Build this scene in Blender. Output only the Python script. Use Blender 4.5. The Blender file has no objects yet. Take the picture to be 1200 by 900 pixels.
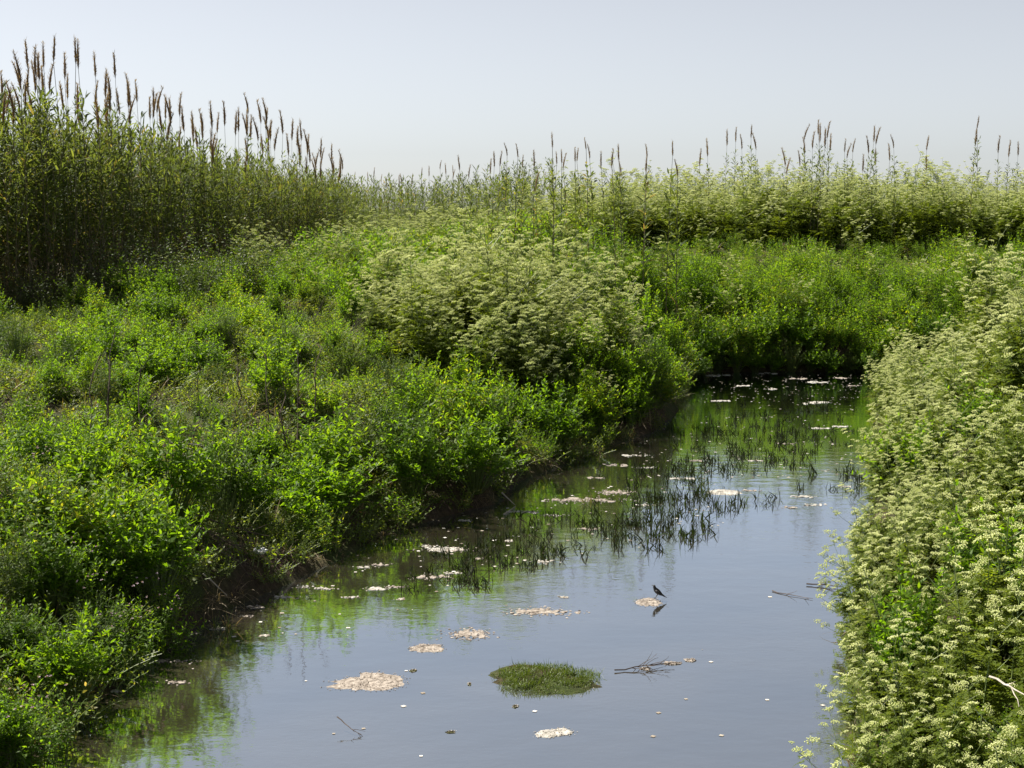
import bpy, math, random
import numpy as np
from mathutils import Vector, Matrix, Euler

# ------------------------------------------------------------------ camera, sky, sun, exposure
SC = bpy.context.scene
COL = SC.collection
IMG_W, IMG_H, FPX = 1200.0, 900.0, 1667.0
CAM_H = 4.8
PITCH = math.atan(205.0 / FPX)              # horizon at row 245 of the photograph
cam_data = bpy.data.cameras.new('camera')
cam_data.sensor_width = 36.0
cam_data.lens = 36.0 * FPX / IMG_W
cam_data.clip_end = 4000.0
cam = bpy.data.objects.new('camera', cam_data)
cam.location = (0, 0, CAM_H)
cam.rotation_euler = (math.pi / 2 - PITCH, 0, 0)
COL.objects.link(cam)
SC.camera = cam

SUN_EL = math.radians(55.0)
SUN_AZ = math.radians(-60.0)                # measured from +Y (view direction) towards +X
SKY_STRENGTH, SUN_STRENGTH, EXPOSURE = 0.051, 5.0, 1.34
world = bpy.data.worlds.new('World')
SC.world = world
world.use_nodes = True
wn = world.node_tree
wn.nodes.clear()
sky = wn.nodes.new('ShaderNodeTexSky')
sky.sky_type = 'NISHITA'
sky.sun_disc = False
sky.sun_elevation = SUN_EL
sky.sun_rotation = SUN_AZ
sky.altitude = 0
sky.air_density = 0.75
sky.dust_density = 0.6
sky.ozone_density = 2.0
bg = wn.nodes.new('ShaderNodeBackground')
bg.inputs['Strength'].default_value = SKY_STRENGTH
wo = wn.nodes.new('ShaderNodeOutputWorld')
haze_hsv = wn.nodes.new('ShaderNodeHueSaturation')     # milky, washed-out sky all round
haze_hsv.inputs['Saturation'].default_value = 0.30
haze_hsv.inputs['Hue'].default_value = 0.505
wn.links.new(sky.outputs[0], haze_hsv.inputs['Color'])
wn.links.new(haze_hsv.outputs[0], bg.inputs[0])
wn.links.new(bg.outputs[0], wo.inputs[0])

sd = bpy.data.lights.new('sun', 'SUN')
sd.energy = SUN_STRENGTH
sd.angle = math.radians(0.5)
sd.color = (1.0, 0.94, 0.82)
sun = bpy.data.objects.new('sun', sd)
to_sun = Vector((math.sin(SUN_AZ) * math.cos(SUN_EL), math.cos(SUN_AZ) * math.cos(SUN_EL), math.sin(SUN_EL)))
sun.rotation_euler = to_sun.to_track_quat('Z', 'Y').to_euler()
sun.location = to_sun * 60
COL.objects.link(sun)

SC.view_settings.view_transform = 'Standard'
SC.view_settings.look = 'None'
SC.view_settings.exposure = EXPOSURE
SC.view_settings.gamma = 1.0
SC.view_settings.use_curve_mapping = False
SC.render.engine = 'CYCLES'
SC.cycles.max_bounces = 5
SC.cycles.diffuse_bounces = 2
SC.cycles.glossy_bounces = 3
SC.cycles.transmission_bounces = 4
SC.cycles.caustics_reflective = False
SC.cycles.caustics_refractive = False

RNG = np.random.default_rng(11)
random.seed(5)

# ------------------------------------------------------------------ pixel <-> place
CP, SP = math.cos(PITCH), math.sin(PITCH)
def ray(px, py):
    x = (px - 600.0) / FPX; yv = -(py - 450.0) / FPX
    return np.array([x, CP + yv * SP, -SP + yv * CP])
def at(px, py, z=0.0):
    r = ray(px, py); t = (z - CAM_H) / r[2]
    return np.array([r[0] * t, r[1] * t, z])
def at_depth(px, py, y):
    r = ray(px, py); t = y / r[1]
    return np.array([r[0] * t, y, CAM_H + r[2] * t])
def to_px(p):
    p = np.atleast_2d(p)
    x, y, z = p[:, 0], p[:, 1], p[:, 2] - CAM_H
    f = y * CP - z * SP; u = y * SP + z * CP
    return 600 + FPX * x / f, 450 - FPX * u / f

# ------------------------------------------------------------------ river outline and terrain height
LEFT_EDGE_PX = [(-60, 990), (60, 880), (165, 785), (222, 738), (330, 688), (445, 632), (520, 606), (582, 590), (602, 566), (650, 548),
                (705, 532), (765, 506), (796, 480), (806, 456)]
RIGHT_EDGE_PX = [(985, 990), (1012, 880), (1005, 800), (1000, 740), (1006, 690), (1040, 660), (1052, 640), (1034, 620), (1022, 600), (1034, 560),
                 (1040, 530), (1030, 490), (1032, 466)]
_l = [at(*p)[:2] for p in LEFT_EDGE_PX]
_r = [at(*p)[:2] for p in RIGHT_EDGE_PX]
LEFT = [np.array([-4.6, -30.]), np.array([-4.9, 4.])] + _l + [np.array(p, float) for p in [(5.0, 40.3), (6.2, 41.9), (10, 42.1), (16, 42.6), (30, 44), (60, 50), (140, 70)]]
RIGHT = [np.array([2.2, -30.]), np.array([2.3, 4.])] + _r + [np.array(p, float) for p in [(11.6, 38.6), (18, 38.4), (30, 39), (60, 43), (140, 62)]]
def _jag(pts, seed, amp=0.10):
    r = np.random.default_rng(seed); out = [pts[0]]
    for a, b in zip(pts[:-1], pts[1:]):
        n = max(1, int(np.linalg.norm(b - a) / 0.9)) if a[1] > 3 and a[1] < 48 and a[0] < 25 else 1
        d = (b - a) / max(np.linalg.norm(b - a), 1e-6); nn = np.array([-d[1], d[0]])
        for k in range(1, n + 1):
            q = a + (b - a) * k / n
            out.append(q + nn * r.uniform(-amp, amp) * (k < n))
    return out
LEFT = _jag(LEFT, 1); RIGHT = _jag(RIGHT, 2)
POLY = np.array(LEFT + RIGHT[::-1])
LEFT_A = np.array(LEFT)
RIGHT_A = np.array(RIGHT)
def seg_dist(P, A, closed):
    d = np.full(len(P), 1e9)
    n = len(A)
    for i in range(n if closed else n - 1):
        a, b = A[i], A[(i + 1) % n]
        ab = b - a; t = np.clip(((P - a) @ ab) / (ab @ ab + 1e-12), 0, 1)
        q = P - (a + t[:, None] * ab)
        d = np.minimum(d, np.hypot(q[:, 0], q[:, 1]))
    return d
def inside(P):
    c = np.zeros(len(P), bool); n = len(POLY); x, y = P[:, 0], P[:, 1]
    for i in range(n):
        a, b = POLY[i], POLY[(i + 1) % n]
        if a[1] == b[1]: continue
        m = ((a[1] > y) != (b[1] > y)) & (x < (b[0] - a[0]) * (y - a[1]) / (b[1] - a[1]) + a[0])
        c ^= m
    return c
def shore(P):
    """signed distance from the waterline (+ on land) and 1 on the left / outer bank, 0 on the right bank"""
    P = np.atleast_2d(P)[:, :2]
    dl, dr = seg_dist(P, LEFT_A, False), seg_dist(P, RIGHT_A, False)
    s = np.minimum(dl, dr)
    s = np.where(inside(P), -s, s)
    return s, dl <= dr
def sst(a, b, x):
    t = np.clip((x - a) / (b - a), 0, 1); return t * t * (3 - 2 * t)
def bumps(x, y):
    return (np.sin(x * 1.7 + 1.3 * np.sin(y * .9)) * np.sin(y * 1.3 + .7 * np.sin(x * 1.1)) * .07
            + np.sin(x * 4.1 + y * 2.3) * np.sin(y * 3.7 - x * 1.9) * .035 + np.sin(x * 9.1 + 2 * np.sin(y * 5)) * np.sin(y * 8.3) * .02)
def gz(P):
    P = np.atleast_2d(P).astype(float)
    x, y = P[:, 0], P[:, 1]
    s, left = shore(P)
    far = sst(39, 43, y)                                        # the outer bank of the bend
    sp = np.maximum(s, 0)
    steep = 0.42 + 0.30 * np.sin(y * 0.8 + 1.0) * (1 - far) + 0.55 * far
    zl = steep * (1 - np.exp(-sp / 0.28)) + 0.85 * sst(.2, 3.6, sp) + 0.5 * sst(4, 12, sp)
    lev = sst(3.5, 13, sp) * far * sst(-6, 6, x) * 1.25
    zr = 0.40 * (1 - np.exp(-sp / 0.3)) + 0.9 * sst(.2, 3.0, sp) + 0.5 * sst(3, 8, sp)
    z = np.where(left, zl + lev, zr) + bumps(x, y) * sst(0, .6, sp) * (1 - sst(60, 110, np.abs(y)))
    zw = -0.55 * (1 - np.exp(np.minimum(s, 0) / 0.8)) - 0.02
    return np.where(s < 0, zw, z - 0.02)
def gz1(x, y): return float(gz(np.array([[x, y]]))[0])
def on_ground(px, py, h=0.0):
    """where the sight line through a photograph pixel meets the ground raised by h"""
    r = ray(px, py); ts = np.linspace(8, 140, 1800)
    P = r[None, :] * ts[:, None]; P[:, 2] += CAM_H
    g = np.maximum(gz(P[:, :2]), 0) + h
    k = np.argmax(P[:, 2] <= g)
    return np.array([P[k, 0], P[k, 1], g[k] - h])

# ------------------------------------------------------------------ materials
def node_mat(name):
    m = bpy.data.materials.new(name); m.use_nodes = True
    nt = m.node_tree; nt.nodes.clear()
    return m, nt, nt.nodes.new('ShaderNodeOutputMaterial')
def ramp(nt, stops, interp='LINEAR'):
    r = nt.nodes.new('ShaderNodeValToRGB'); r.color_ramp.interpolation = interp
    e = r.color_ramp.elements
    while len(e) < len(stops): e.new(0.5)
    for el, (p, c) in zip(e, stops): el.position = p; el.color = (*c, 1)
    return r
def math_node(nt, op, a=None, b=None):
    n = nt.nodes.new('ShaderNodeMath'); n.operation = op
    for i, v in enumerate((a, b)):
        if v is None: continue
        if isinstance(v, (int, float)): n.inputs[i].default_value = v
        else: nt.links.new(v, n.inputs[i])
    return n.outputs[0]
def leaf_mat(name, stops, trans=0.45, rough=0.42, spec=0.5, gain=1.5, plant_var=0.35, tint=(1.25, 1.15, 0.45)):
    """leaves: colour varies from leaf to leaf and from plant to plant; light shines through"""
    m, nt, out = node_mat(name)
    geo = nt.nodes.new('ShaderNodeNewGeometry'); oi = nt.nodes.new('ShaderNodeObjectInfo')
    f = math_node(nt, 'ADD', math_node(nt, 'MULTIPLY', geo.outputs['Random Per Island'], 1 - plant_var), math_node(nt, 'MULTIPLY', oi.outputs['Random'], plant_var))
    r = ramp(nt, stops); nt.links.new(f, r.inputs[0])
    p = nt.nodes.new('ShaderNodeBsdfPrincipled')
    p.inputs['Roughness'].default_value = rough
    p.inputs['Specular IOR Level'].default_value = spec
    nt.links.new(r.outputs[0], p.inputs['Base Color'])
    mixc = nt.nodes.new('ShaderNodeVectorMath'); mixc.operation = 'MULTIPLY'
    nt.links.new(r.outputs[0], mixc.inputs[0]); mixc.inputs[1].default_value = tuple(c * gain for c in tint)
    t = nt.nodes.new('ShaderNodeBsdfTranslucent'); nt.links.new(mixc.outputs[0], t.inputs[0])
    mx = nt.nodes.new('ShaderNodeMixShader'); mx.inputs[0].default_value = trans
    nt.links.new(p.outputs[0], mx.inputs[1]); nt.links.new(t.outputs[0], mx.inputs[2]); nt.links.new(mx.outputs[0], out.inputs[0])
    return m
def plain_mat(name, stops, rough=0.8, spec=0.3, scale=6.0, bump=0.0, detail=5, per_island=False):
    m, nt, out = node_mat(name)
    p = nt.nodes.new('ShaderNodeBsdfPrincipled'); p.inputs['Roughness'].default_value = rough; p.inputs['Specular IOR Level'].default_value = spec
    tc = nt.nodes.new('ShaderNodeTexCoord'); n = nt.nodes.new('ShaderNodeTexNoise')
    n.inputs['Scale'].default_value = scale; n.inputs['Detail'].default_value = detail
    nt.links.new(tc.outputs['Object'], n.inputs['Vector'])
    r = ramp(nt, stops)
    if per_island:
        g = nt.nodes.new('ShaderNodeNewGeometry'); nt.links.new(g.outputs['Random Per Island'], r.inputs[0])
    else:
        nt.links.new(n.outputs[0], r.inputs[0])
    nt.links.new(r.outputs[0], p.inputs['Base Color'])
    if bump:
        b = nt.nodes.new('ShaderNodeBump'); b.inputs['Strength'].default_value = bump; b.inputs['Distance'].default_value = 0.03
        nt.links.new(n.outputs[0], b.inputs['Height']); nt.links.new(b.outputs[0], p.inputs['Normal'])
    nt.links.new(p.outputs[0], out.inputs[0])
    return m

M = {}
M['weed'] = leaf_mat('weed_leaf', [(0, (.036, .080, .004)), (.35, (.066, .134, .006)), (.78, (.105, .175, .009)), (1, (.19, .19, .020))], trans=.56, rough=.55, spec=.25, gain=2.2)
M['weed2'] = leaf_mat('mixed_weed_leaf', [(0, (.045, .080, .008)), (.4, (.080, .120, .012)), (.85, (.11, .14, .020)), (1, (.20, .15, .07))], trans=.52, rough=.5, spec=.3, gain=2.2)
M['weed3'] = leaf_mat('dark_weed_leaf', [(0, (.030, .060, .012)), (.5, (.050, .090, .016)), (.9, (.085, .120, .022)), (1, (.22, .18, .05))], trans=.45, rough=.55, spec=.25, gain=1.7)
M['shrub'] = leaf_mat('shrub_leaf', [(0, (.026, .045, .010)), (.5, (.045, .080, .014)), (.9, (.080, .115, .020)), (1, (.13, .09, .035))], trans=.4, rough=.5, spec=.3, gain=1.7)
M['hemlock'] = leaf_mat('hemlock_leaf', [(0, (.050, .080, .007)), (.5, (.088, .128, .011)), (1, (.135, .165, .018))], trans=.52, rough=.6, spec=.2, gain=1.9)
M['reed'] = leaf_mat('reed_leaf', [(0, (.036, .056, .017)), (.5, (.068, .096, .028)), (.80, (.105, .130, .040)), (.93, (.15, .12, .05)), (1, (.20, .13, .06))], trans=.45, rough=.62, spec=.18, gain=1.9)
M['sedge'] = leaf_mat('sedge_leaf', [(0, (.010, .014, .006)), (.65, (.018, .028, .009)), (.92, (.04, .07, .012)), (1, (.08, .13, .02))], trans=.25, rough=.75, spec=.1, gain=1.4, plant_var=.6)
M['turf'] = leaf_mat('turf_blade', [(0, (.050, .080, .010)), (.6, (.085, .130, .014)), (.92, (.14, .16, .03)), (1, (.25, .20, .10))], trans=.35, rough=.5, gain=1.4)
M['drygrass'] = leaf_mat('dry_grass', [(0, (.10, .075, .045)), (.5, (.19, .14, .08)), (1, (.34, .27, .17))], trans=.3, rough=.6, gain=1.0)
M['grass'] = leaf_mat('grass_blade', [(0, (.05, .08, .015)), (.6, (.09, .13, .025)), (1, (.20, .19, .07))], trans=.45, rough=.5, gain=1.4)
M['umbel'] = leaf_mat('umbel_floret', [(0, (.44, .50, .18)), (.5, (.64, .68, .36)), (1, (.80, .81, .58))], trans=.46, rough=.7, spec=.2, gain=1.0, plant_var=.3, tint=(1.1, 1.1, .58))
M['greenstem'] = plain_mat('green_stem', [(.3, (.07, .11, .03)), (.6, (.13, .17, .05)), (.8, (.14, .09, .06))], rough=.5, scale=9)
M['cane'] = plain_mat('reed_cane', [(.25, (.05, .05, .022)), (.5, (.12, .10, .055)), (.75, (.22, .17, .10))], rough=.5, scale=2.5)
M['plume'] = leaf_mat('reed_plume', [(0, (.105, .072, .050)), (.5, (.210, .150, .105)), (1, (.36, .27, .19))], trans=.4, rough=.8, spec=.1, gain=1.0)
M['deadstem'] = plain_mat('dead_stem', [(.3, (.035, .026, .022)), (.55, (.085, .062, .050)), (.8, (.17, .135, .11))], rough=.85, scale=4)
M['paletwig'] = plain_mat('bleached_twig', [(.3, (.20, .17, .14)), (.7, (.48, .43, .37))], rough=.8, scale=7)
M['scum'] = plain_mat('dried_scum', [(.28, (.08, .06, .045)), (.42, (.16, .135, .115)), (.58, (.26, .225, .195)), (.8, (.36, .325, .29))], rough=.9, scale=16, bump=.8, detail=8)
M['whitescum'] = plain_mat('white_scum', [(.3, (.12, .11, .09)), (.45, (.26, .245, .22)), (.7, (.42, .40, .375))], rough=.9, scale=14, bump=.8, detail=8)
M['flake'] = plain_mat('floating_flake', [(0, (.14, .11, .08)), (.4, (.28, .25, .21)), (1, (.52, .50, .47))], rough=.8, per_island=True)
M['crust'] = plain_mat('scum_crumb', [(0, (.04, .03, .022)), (.3, (.17, .14, .12)), (1, (.37, .33, .295))], rough=.9, per_island=True)
M['bird'] = plain_mat('dark_feathers', [(.3, (.010, .010, .012)), (.7, (.030, .028, .030))], rough=.55, scale=30)
M['beak'] = plain_mat('horn_beak', [(.3, (.05, .04, .02)), (.7, (.10, .08, .04))], rough=.4, scale=30)
M['litter'] = plain_mat('white_litter', [(.3, (.55, .55, .55)), (.7, (.78, .78, .78))], rough=.5, scale=8, bump=.3)
M['flower'] = leaf_mat('mauve_flower', [(0, (.30, .20, .30)), (1, (.55, .45, .52))], trans=.3, rough=.8, gain=.8)

def ground_material():
    m, nt, out = node_mat('bank_soil')
    p = nt.nodes.new('ShaderNodeBsdfPrincipled'); p.inputs['Roughness'].default_value = .95; p.inputs['Specular IOR Level'].default_value = .15
    tc = nt.nodes.new('ShaderNodeTexCoord')
    a = nt.nodes.new('ShaderNodeTexNoise'); a.inputs['Scale'].default_value = .8; a.inputs['Detail'].default_value = 9; a.inputs['Roughness'].default_value = .65
    b = nt.nodes.new('ShaderNodeTexNoise'); b.inputs['Scale'].default_value = 14; b.inputs['Detail'].default_value = 8; b.inputs['Roughness'].default_value = .7
    nt.links.new(tc.outputs['Object'], a.inputs['Vector']); nt.links.new(tc.outputs['Object'], b.inputs['Vector'])
    r1 = ramp(nt, [(.3, (.030, .022, .015)), (.55, (.070, .050, .034)), (.75, (.12, .085, .06))])
    r2 = ramp(nt, [(.35, (.025, .040, .012)), (.65, (.060, .075, .022))])
    nt.links.new(b.outputs[0], r1.inputs[0]); nt.links.new(b.outputs[0], r2.inputs[0])
    f = ramp(nt, [(.42, (0, 0, 0)), (.6, (1, 1, 1))]); nt.links.new(a.outputs[0], f.inputs[0])
    mx = nt.nodes.new('ShaderNodeMix'); mx.data_type = 'RGBA'
    nt.links.new(f.outputs[0], mx.inputs[0]); nt.links.new(r1.outputs[0], mx.inputs[6]); nt.links.new(r2.outputs[0], mx.inputs[7])
    nt.links.new(mx.outputs[2], p.inputs['Base Color'])
    bp = nt.nodes.new('ShaderNodeBump'); bp.inputs['Strength'].default_value = .9; bp.inputs['Distance'].default_value = .08
    nt.links.new(b.outputs[0], bp.inputs['Height']); nt.links.new(bp.outputs[0], p.inputs['Normal'])
    nt.links.new(p.outputs[0], out.inputs[0])
    return m
def water_material():
    m, nt, out = node_mat('murky_water')
    tc = nt.nodes.new('ShaderNodeTexCoord')
    mp = nt.nodes.new('ShaderNodeMapping'); mp.inputs['Scale'].default_value = (1.0, 1.6, 1.0)
    nt.links.new(tc.outputs['Object'], mp.inputs[0])
    n1 = nt.nodes.new('ShaderNodeTexNoise'); n1.inputs['Scale'].default_value = 2.2; n1.inputs['Detail'].default_value = 3
    n2 = nt.nodes.new('ShaderNodeTexNoise'); n2.inputs['Scale'].default_value = 11; n2.inputs['Detail'].default_value = 2
    n3 = nt.nodes.new('ShaderNodeTexNoise'); n3.inputs['Scale'].default_value = .35; n3.inputs['Detail'].default_value = 2
    for n in (n1, n2, n3): nt.links.new(mp.outputs[0], n.inputs['Vector'])
    patch = ramp(nt, [(.42, (.25, .25, .25)), (.62, (1, 1, 1))]); nt.links.new(n3.outputs[0], patch.inputs[0])
    fine = math_node(nt, 'MULTIPLY', math_node(nt, 'MULTIPLY', n2.outputs[0], .35), patch.outputs[0])
    h = math_node(nt, 'ADD', n1.outputs[0], fine)
    b = nt.nodes.new('ShaderNodeBump'); b.inputs['Strength'].default_value = .20; b.inputs['Distance'].default_value = .02
    nt.links.new(h, b.inputs['Height'])
    body = nt.nodes.new('ShaderNodeBsdfDiffuse')
    rb = ramp(nt, [(.35, (.030, .025, .017)), (.65, (.055, .046, .032))]); nt.links.new(n3.outputs[0], rb.inputs[0])
    nt.links.new(rb.outputs[0], body.inputs[0])
    gl = nt.nodes.new('ShaderNodeBsdfGlossy'); gl.inputs['Roughness'].default_value = .045; gl.inputs['Color'].default_value = (.78, .89, 1, 1)
    nt.links.new(b.outputs[0], gl.inputs['Normal'])
    fr = nt.nodes.new('ShaderNodeFresnel'); fr.inputs['IOR'].default_value = 1.33
    boosted_mirror = math_node(nt, 'ADD', fr.outputs[0], .53); nt.nodes[-1].use_clamp = True        # reflection raised above Fresnel to brighten the mirrored sky
    mx = nt.nodes.new('ShaderNodeMixShader')
    nt.links.new(boosted_mirror, mx.inputs[0]); nt.links.new(body.outputs[0], mx.inputs[1]); nt.links.new(gl.outputs[0], mx.inputs[2])
    nt.links.new(mx.outputs[0], out.inputs[0])
    return m
M['soil'] = ground_material()
M['water'] = water_material()

# ------------------------------------------------------------------ mesh builder (triangles only)
class MB:
    def __init__(self): self.V = []; self.T = []; self.I = []; self.n = 0
    def add(self, V, T, mat=0):
        V = np.asarray(V, float).reshape(-1, 3); T = np.asarray(T, int).reshape(-1, 3)
        self.V.append(V); self.T.append(T + self.n); self.I.append(np.full(len(T), mat)); self.n += len(V)
    def merge(self, other, mat=None, mtx=None):
        for V, T, I in zip(other.V, other.T, other.I):
            pass
        if not other.V: return
        V = np.concatenate(other.V); T = np.concatenate(other.T); I = np.concatenate(other.I)
        if mtx is not None: V = V @ np.array(mtx.to_3x3()).T + np.array(mtx.translation)
        self.V.append(V); self.T.append(T + self.n); self.I.append(I if mat is None else np.full(len(T), mat)); self.n += len(V)
    def mesh(self, name, mats, smooth=False):
        me = bpy.data.meshes.new(name)
        V = np.concatenate(self.V); T = np.concatenate(self.T); I = np.concatenate(self.I)
        me.vertices.add(len(V)); me.vertices.foreach_set('co', V.astype(np.float32).ravel())
        me.loops.add(len(T) * 3); me.loops.foreach_set('vertex_index', T.astype(np.int32).ravel())
        me.polygons.add(len(T)); me.polygons.foreach_set('loop_start', np.arange(0, len(T) * 3, 3, dtype=np.int32))
        me.polygons.foreach_set('material_index', I.astype(np.int32))
        me.polygons.foreach_set('use_smooth', np.full(len(T), smooth))
        for m in mats: me.materials.append(m)
        me.update(); me.validate()
        return me
    def tube(self, pts, radii, sides=4, mat=0, cap=True):
        pts = np.asarray(pts, float); n = len(pts); radii = np.broadcast_to(np.asarray(radii, float), (n,))
        tan = np.gradient(pts, axis=0); tan /= np.linalg.norm(tan, axis=1)[:, None] + 1e-9
        ref = np.where(np.abs(tan[:, 2:3]) > .9, np.array([[1., 0, 0]]), np.array([[0, 0, 1.]]))
        u = np.cross(tan, ref); u /= np.linalg.norm(u, axis=1)[:, None] + 1e-9
        v = np.cross(tan, u)
        a = np.arange(sides) * 2 * math.pi / sides
        V = pts[:, None, :] + radii[:, None, None] * (np.cos(a)[None, :, None] * u[:, None, :] + np.sin(a)[None, :, None] * v[:, None, :])
        T = []
        for i in range(n - 1):
            for k in range(sides):
                p, q = i * sides + k, i * sides + (k + 1) % sides
                T += [(p, q, q + sides), (p, q + sides, p + sides)]
        if cap:
            for k in range(1, sides - 1):
                T.append((0, k + 1, k)); b = (n - 1) * sides; T.append((b, b + k, b + k + 1))
        self.add(V, T, mat)
    def leaves(self, P, D, L, W, bend=0.25, mat=0, segs=2, wide_at=.4, rng=RNG, up=None):
        """strips of leaf: P base points, D unit directions, bend = droop of the tip as a share of the length"""
        P = np.atleast_2d(P).astype(float); D = np.atleast_2d(D).astype(float); n = len(P)
        D = D / (np.linalg.norm(D, axis=1)[:, None] + 1e-9)
        L = np.broadcast_to(np.asarray(L, float), (n,)); W = np.broadcast_to(np.asarray(W, float), (n,)); bend = np.broadcast_to(np.asarray(bend, float), (n,))
        U = np.array([[0, 0, 1.]]) + rng.normal(0, .35, (n, 3))
        S = np.cross(D, U); S /= np.linalg.norm(S, axis=1)[:, None] + 1e-9
        ts = np.linspace(0, 1, segs + 2)
        rows = []
        for t in ts[1:-1]:
            c = P + D * (L * t)[:, None]; c[:, 2] -= bend * L * t * t
            w = (t / wide_at) ** .7 if t < wide_at else ((1 - t) / (1 - wide_at)) ** .8
            rows.append(c + S * (W * .5 * w)[:, None]); rows.append(c - S * (W * .5 * w)[:, None])
        tip = P + D * L[:, None]; tip[:, 2] -= bend * L
        allv = np.stack([P] + rows + [tip], 1)
        k = allv.shape[1]; T = [(0, 1, 2)]
        for i in range(segs - 1):
            a = 1 + 2 * i; T += [(a, a + 2, a + 1), (a + 1, a + 2, a + 3)]
        T.append((k - 3, k - 1, k - 2))
        T = np.array(T)[None] + (np.arange(n) * k)[:, None, None]
        self.add(allv, T, mat)
    def octas(self, C, R, squash=.6, mat=0):
        C = np.atleast_2d(C); n = len(C); R = np.broadcast_to(np.asarray(R, float), (n,))
        o = np.array([[1, 0, 0], [0, 1, 0], [-1, 0, 0], [0, -1, 0], [0, 0, squash], [0, 0, -squash]], float)
        rot = RNG.uniform(0, 6.28, n); c, s = np.cos(rot), np.sin(rot)
        V = np.stack([o[None, :, 0] * c[:, None] - o[None, :, 1] * s[:, None], o[None, :, 0] * s[:, None] + o[None, :, 1] * c[:, None], np.broadcast_to(o[None, :, 2], (n, 6))], 2)
        V = C[:, None, :] + V * R[:, None, None]
        t = np.array([(0, 1, 4), (1, 2, 4), (2, 3, 4), (3, 0, 4), (1, 0, 5), (2, 1, 5), (3, 2, 5), (0, 3, 5)])
        self.add(V, t[None] + (np.arange(n) * 6)[:, None, None], mat)

def dirs(az, el):
    az, el = np.broadcast_arrays(np.asarray(az, float), np.asarray(el, float))
    return np.stack([np.cos(az) * np.cos(el), np.sin(az) * np.cos(el), np.sin(el)], -1)

# ------------------------------------------------------------------ scene objects
def tag(o, label=None, cat=None, group=None, kind=None):
    if label: o['label'] = label
    if cat: o['category'] = cat
    if group: o['group'] = group
    if kind: o['kind'] = kind
    return o
def mobj(name, me, parent=None, loc=None):
    o = bpy.data.objects.new(name, me); COL.objects.link(o)
    if parent: o.parent = parent
    if loc is not None: o.location = loc
    return o
def empty(name, loc=(0, 0, 0)):
    o = bpy.data.objects.new(name, None); o.empty_display_size = .2; COL.objects.link(o); o.location = loc
    return o
def place_tree(name, parts, loc, rot, scale):
    """one plant: an Empty at its foot with one child per part; parts = [(part name, mesh, local matrix or None)]"""
    r = empty(name, loc); r.rotation_euler = rot; r.scale = (scale,) * 3 if np.isscalar(scale) else scale
    for pn, me, mt in parts:
        o = mobj(pn, me, r)
        if mt is not None: o.matrix_local = mt
    return r
def scatter(name, sources, P, S, R, V, label, cat):
    """uncountable growth as one object: points that carry copies of the given plants (geometry nodes)"""
    me = bpy.data.meshes.new(name); n = len(P)
    me.vertices.add(n); me.vertices.foreach_set('co', np.asarray(P, np.float32).ravel())
    a = me.attributes.new('rot', 'FLOAT_VECTOR', 'POINT'); a.data.foreach_set('vector', np.asarray(R, np.float32).ravel())
    a = me.attributes.new('scl', 'FLOAT', 'POINT'); a.data.foreach_set('value', np.asarray(S, np.float32))
    a = me.attributes.new('var', 'INT', 'POINT'); a.data.foreach_set('value', np.asarray(V, np.int32))
    o = mobj(name, me); tag(o, label, cat, kind='stuff')
    ng = bpy.data.node_groups.new(name + '_scatter', 'GeometryNodeTree')
    ng.interface.new_socket('Geometry', in_out='INPUT', socket_type='NodeSocketGeometry')
    ng.interface.new_socket('Geometry', in_out='OUTPUT', socket_type='NodeSocketGeometry')
    gi, go = ng.nodes.new('NodeGroupInput'), ng.nodes.new('NodeGroupOutput')
    join = ng.nodes.new('GeometryNodeJoinGeometry')
    def attr(nm, ty):
        x = ng.nodes.new('GeometryNodeInputNamedAttribute'); x.data_type = ty; x.inputs['Name'].default_value = nm
        return x.outputs['Attribute']
    ro, sc_, va = attr('rot', 'FLOAT_VECTOR'), attr('scl', 'FLOAT'), attr('var', 'INT')
    for k, s in enumerate(sources):
        info = ng.nodes.new('GeometryNodeObjectInfo'); info.transform_space = 'ORIGINAL'
        info.inputs['Object'].default_value = s; info.inputs['As Instance'].default_value = True
        cmp = ng.nodes.new('FunctionNodeCompare'); cmp.data_type = 'INT'; cmp.operation = 'EQUAL'
        ng.links.new(va, cmp.inputs[2]); cmp.inputs[3].default_value = k
        ip = ng.nodes.new('GeometryNodeInstanceOnPoints')
        ng.links.new(gi.outputs[0], ip.inputs['Points']); ng.links.new(cmp.outputs[0], ip.inputs['Selection'])
        ng.links.new(info.outputs['Geometry'], ip.inputs['Instance'])
        ng.links.new(ro, ip.inputs['Rotation']); ng.links.new(sc_, ip.inputs['Scale'])
        ng.links.new(ip.outputs[0], join.inputs[0])
    ng.links.new(join.outputs[0], go.inputs[0])
    md = o.modifiers.new('scatter', 'NODES'); md.node_group = ng
    return o

# ------------------------------------------------------------------ ground and water
def axis(fine0, fine1, step, far0, far1):
    a = list(np.arange(fine0, fine1 + 1e-6, step)); lo = []; v, st = fine0, step
    while v > far0: st *= 1.35; v -= st; lo.append(v)
    hi = []; v, st = fine1, step
    while v < far1: st *= 1.35; v += st; hi.append(v)
    return np.array(lo[::-1] + a + hi)
def build_ground():
    xs, ys = axis(-16, 20, .17, -1500, 1500), axis(6, 62, .19, -300, 2500)
    X, Y = np.meshgrid(xs, ys); P = np.stack([X.ravel(), Y.ravel()], 1)
    Z = gz(P); nx, ny = len(xs), len(ys)
    i = (np.arange(ny - 1)[:, None] * nx + np.arange(nx - 1)[None, :]).ravel()
    T = np.concatenate([np.stack([i, i + 1, i + nx + 1], 1), np.stack([i, i + nx + 1, i + nx], 1)])
    mb = MB(); mb.add(np.column_stack([P, Z]), T)
    return tag(mobj('ground', mb.mesh('ground', [M['soil']], True)), 'dark soil of the stream banks under the plants', 'ground', kind='structure')
build_ground()
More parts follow.
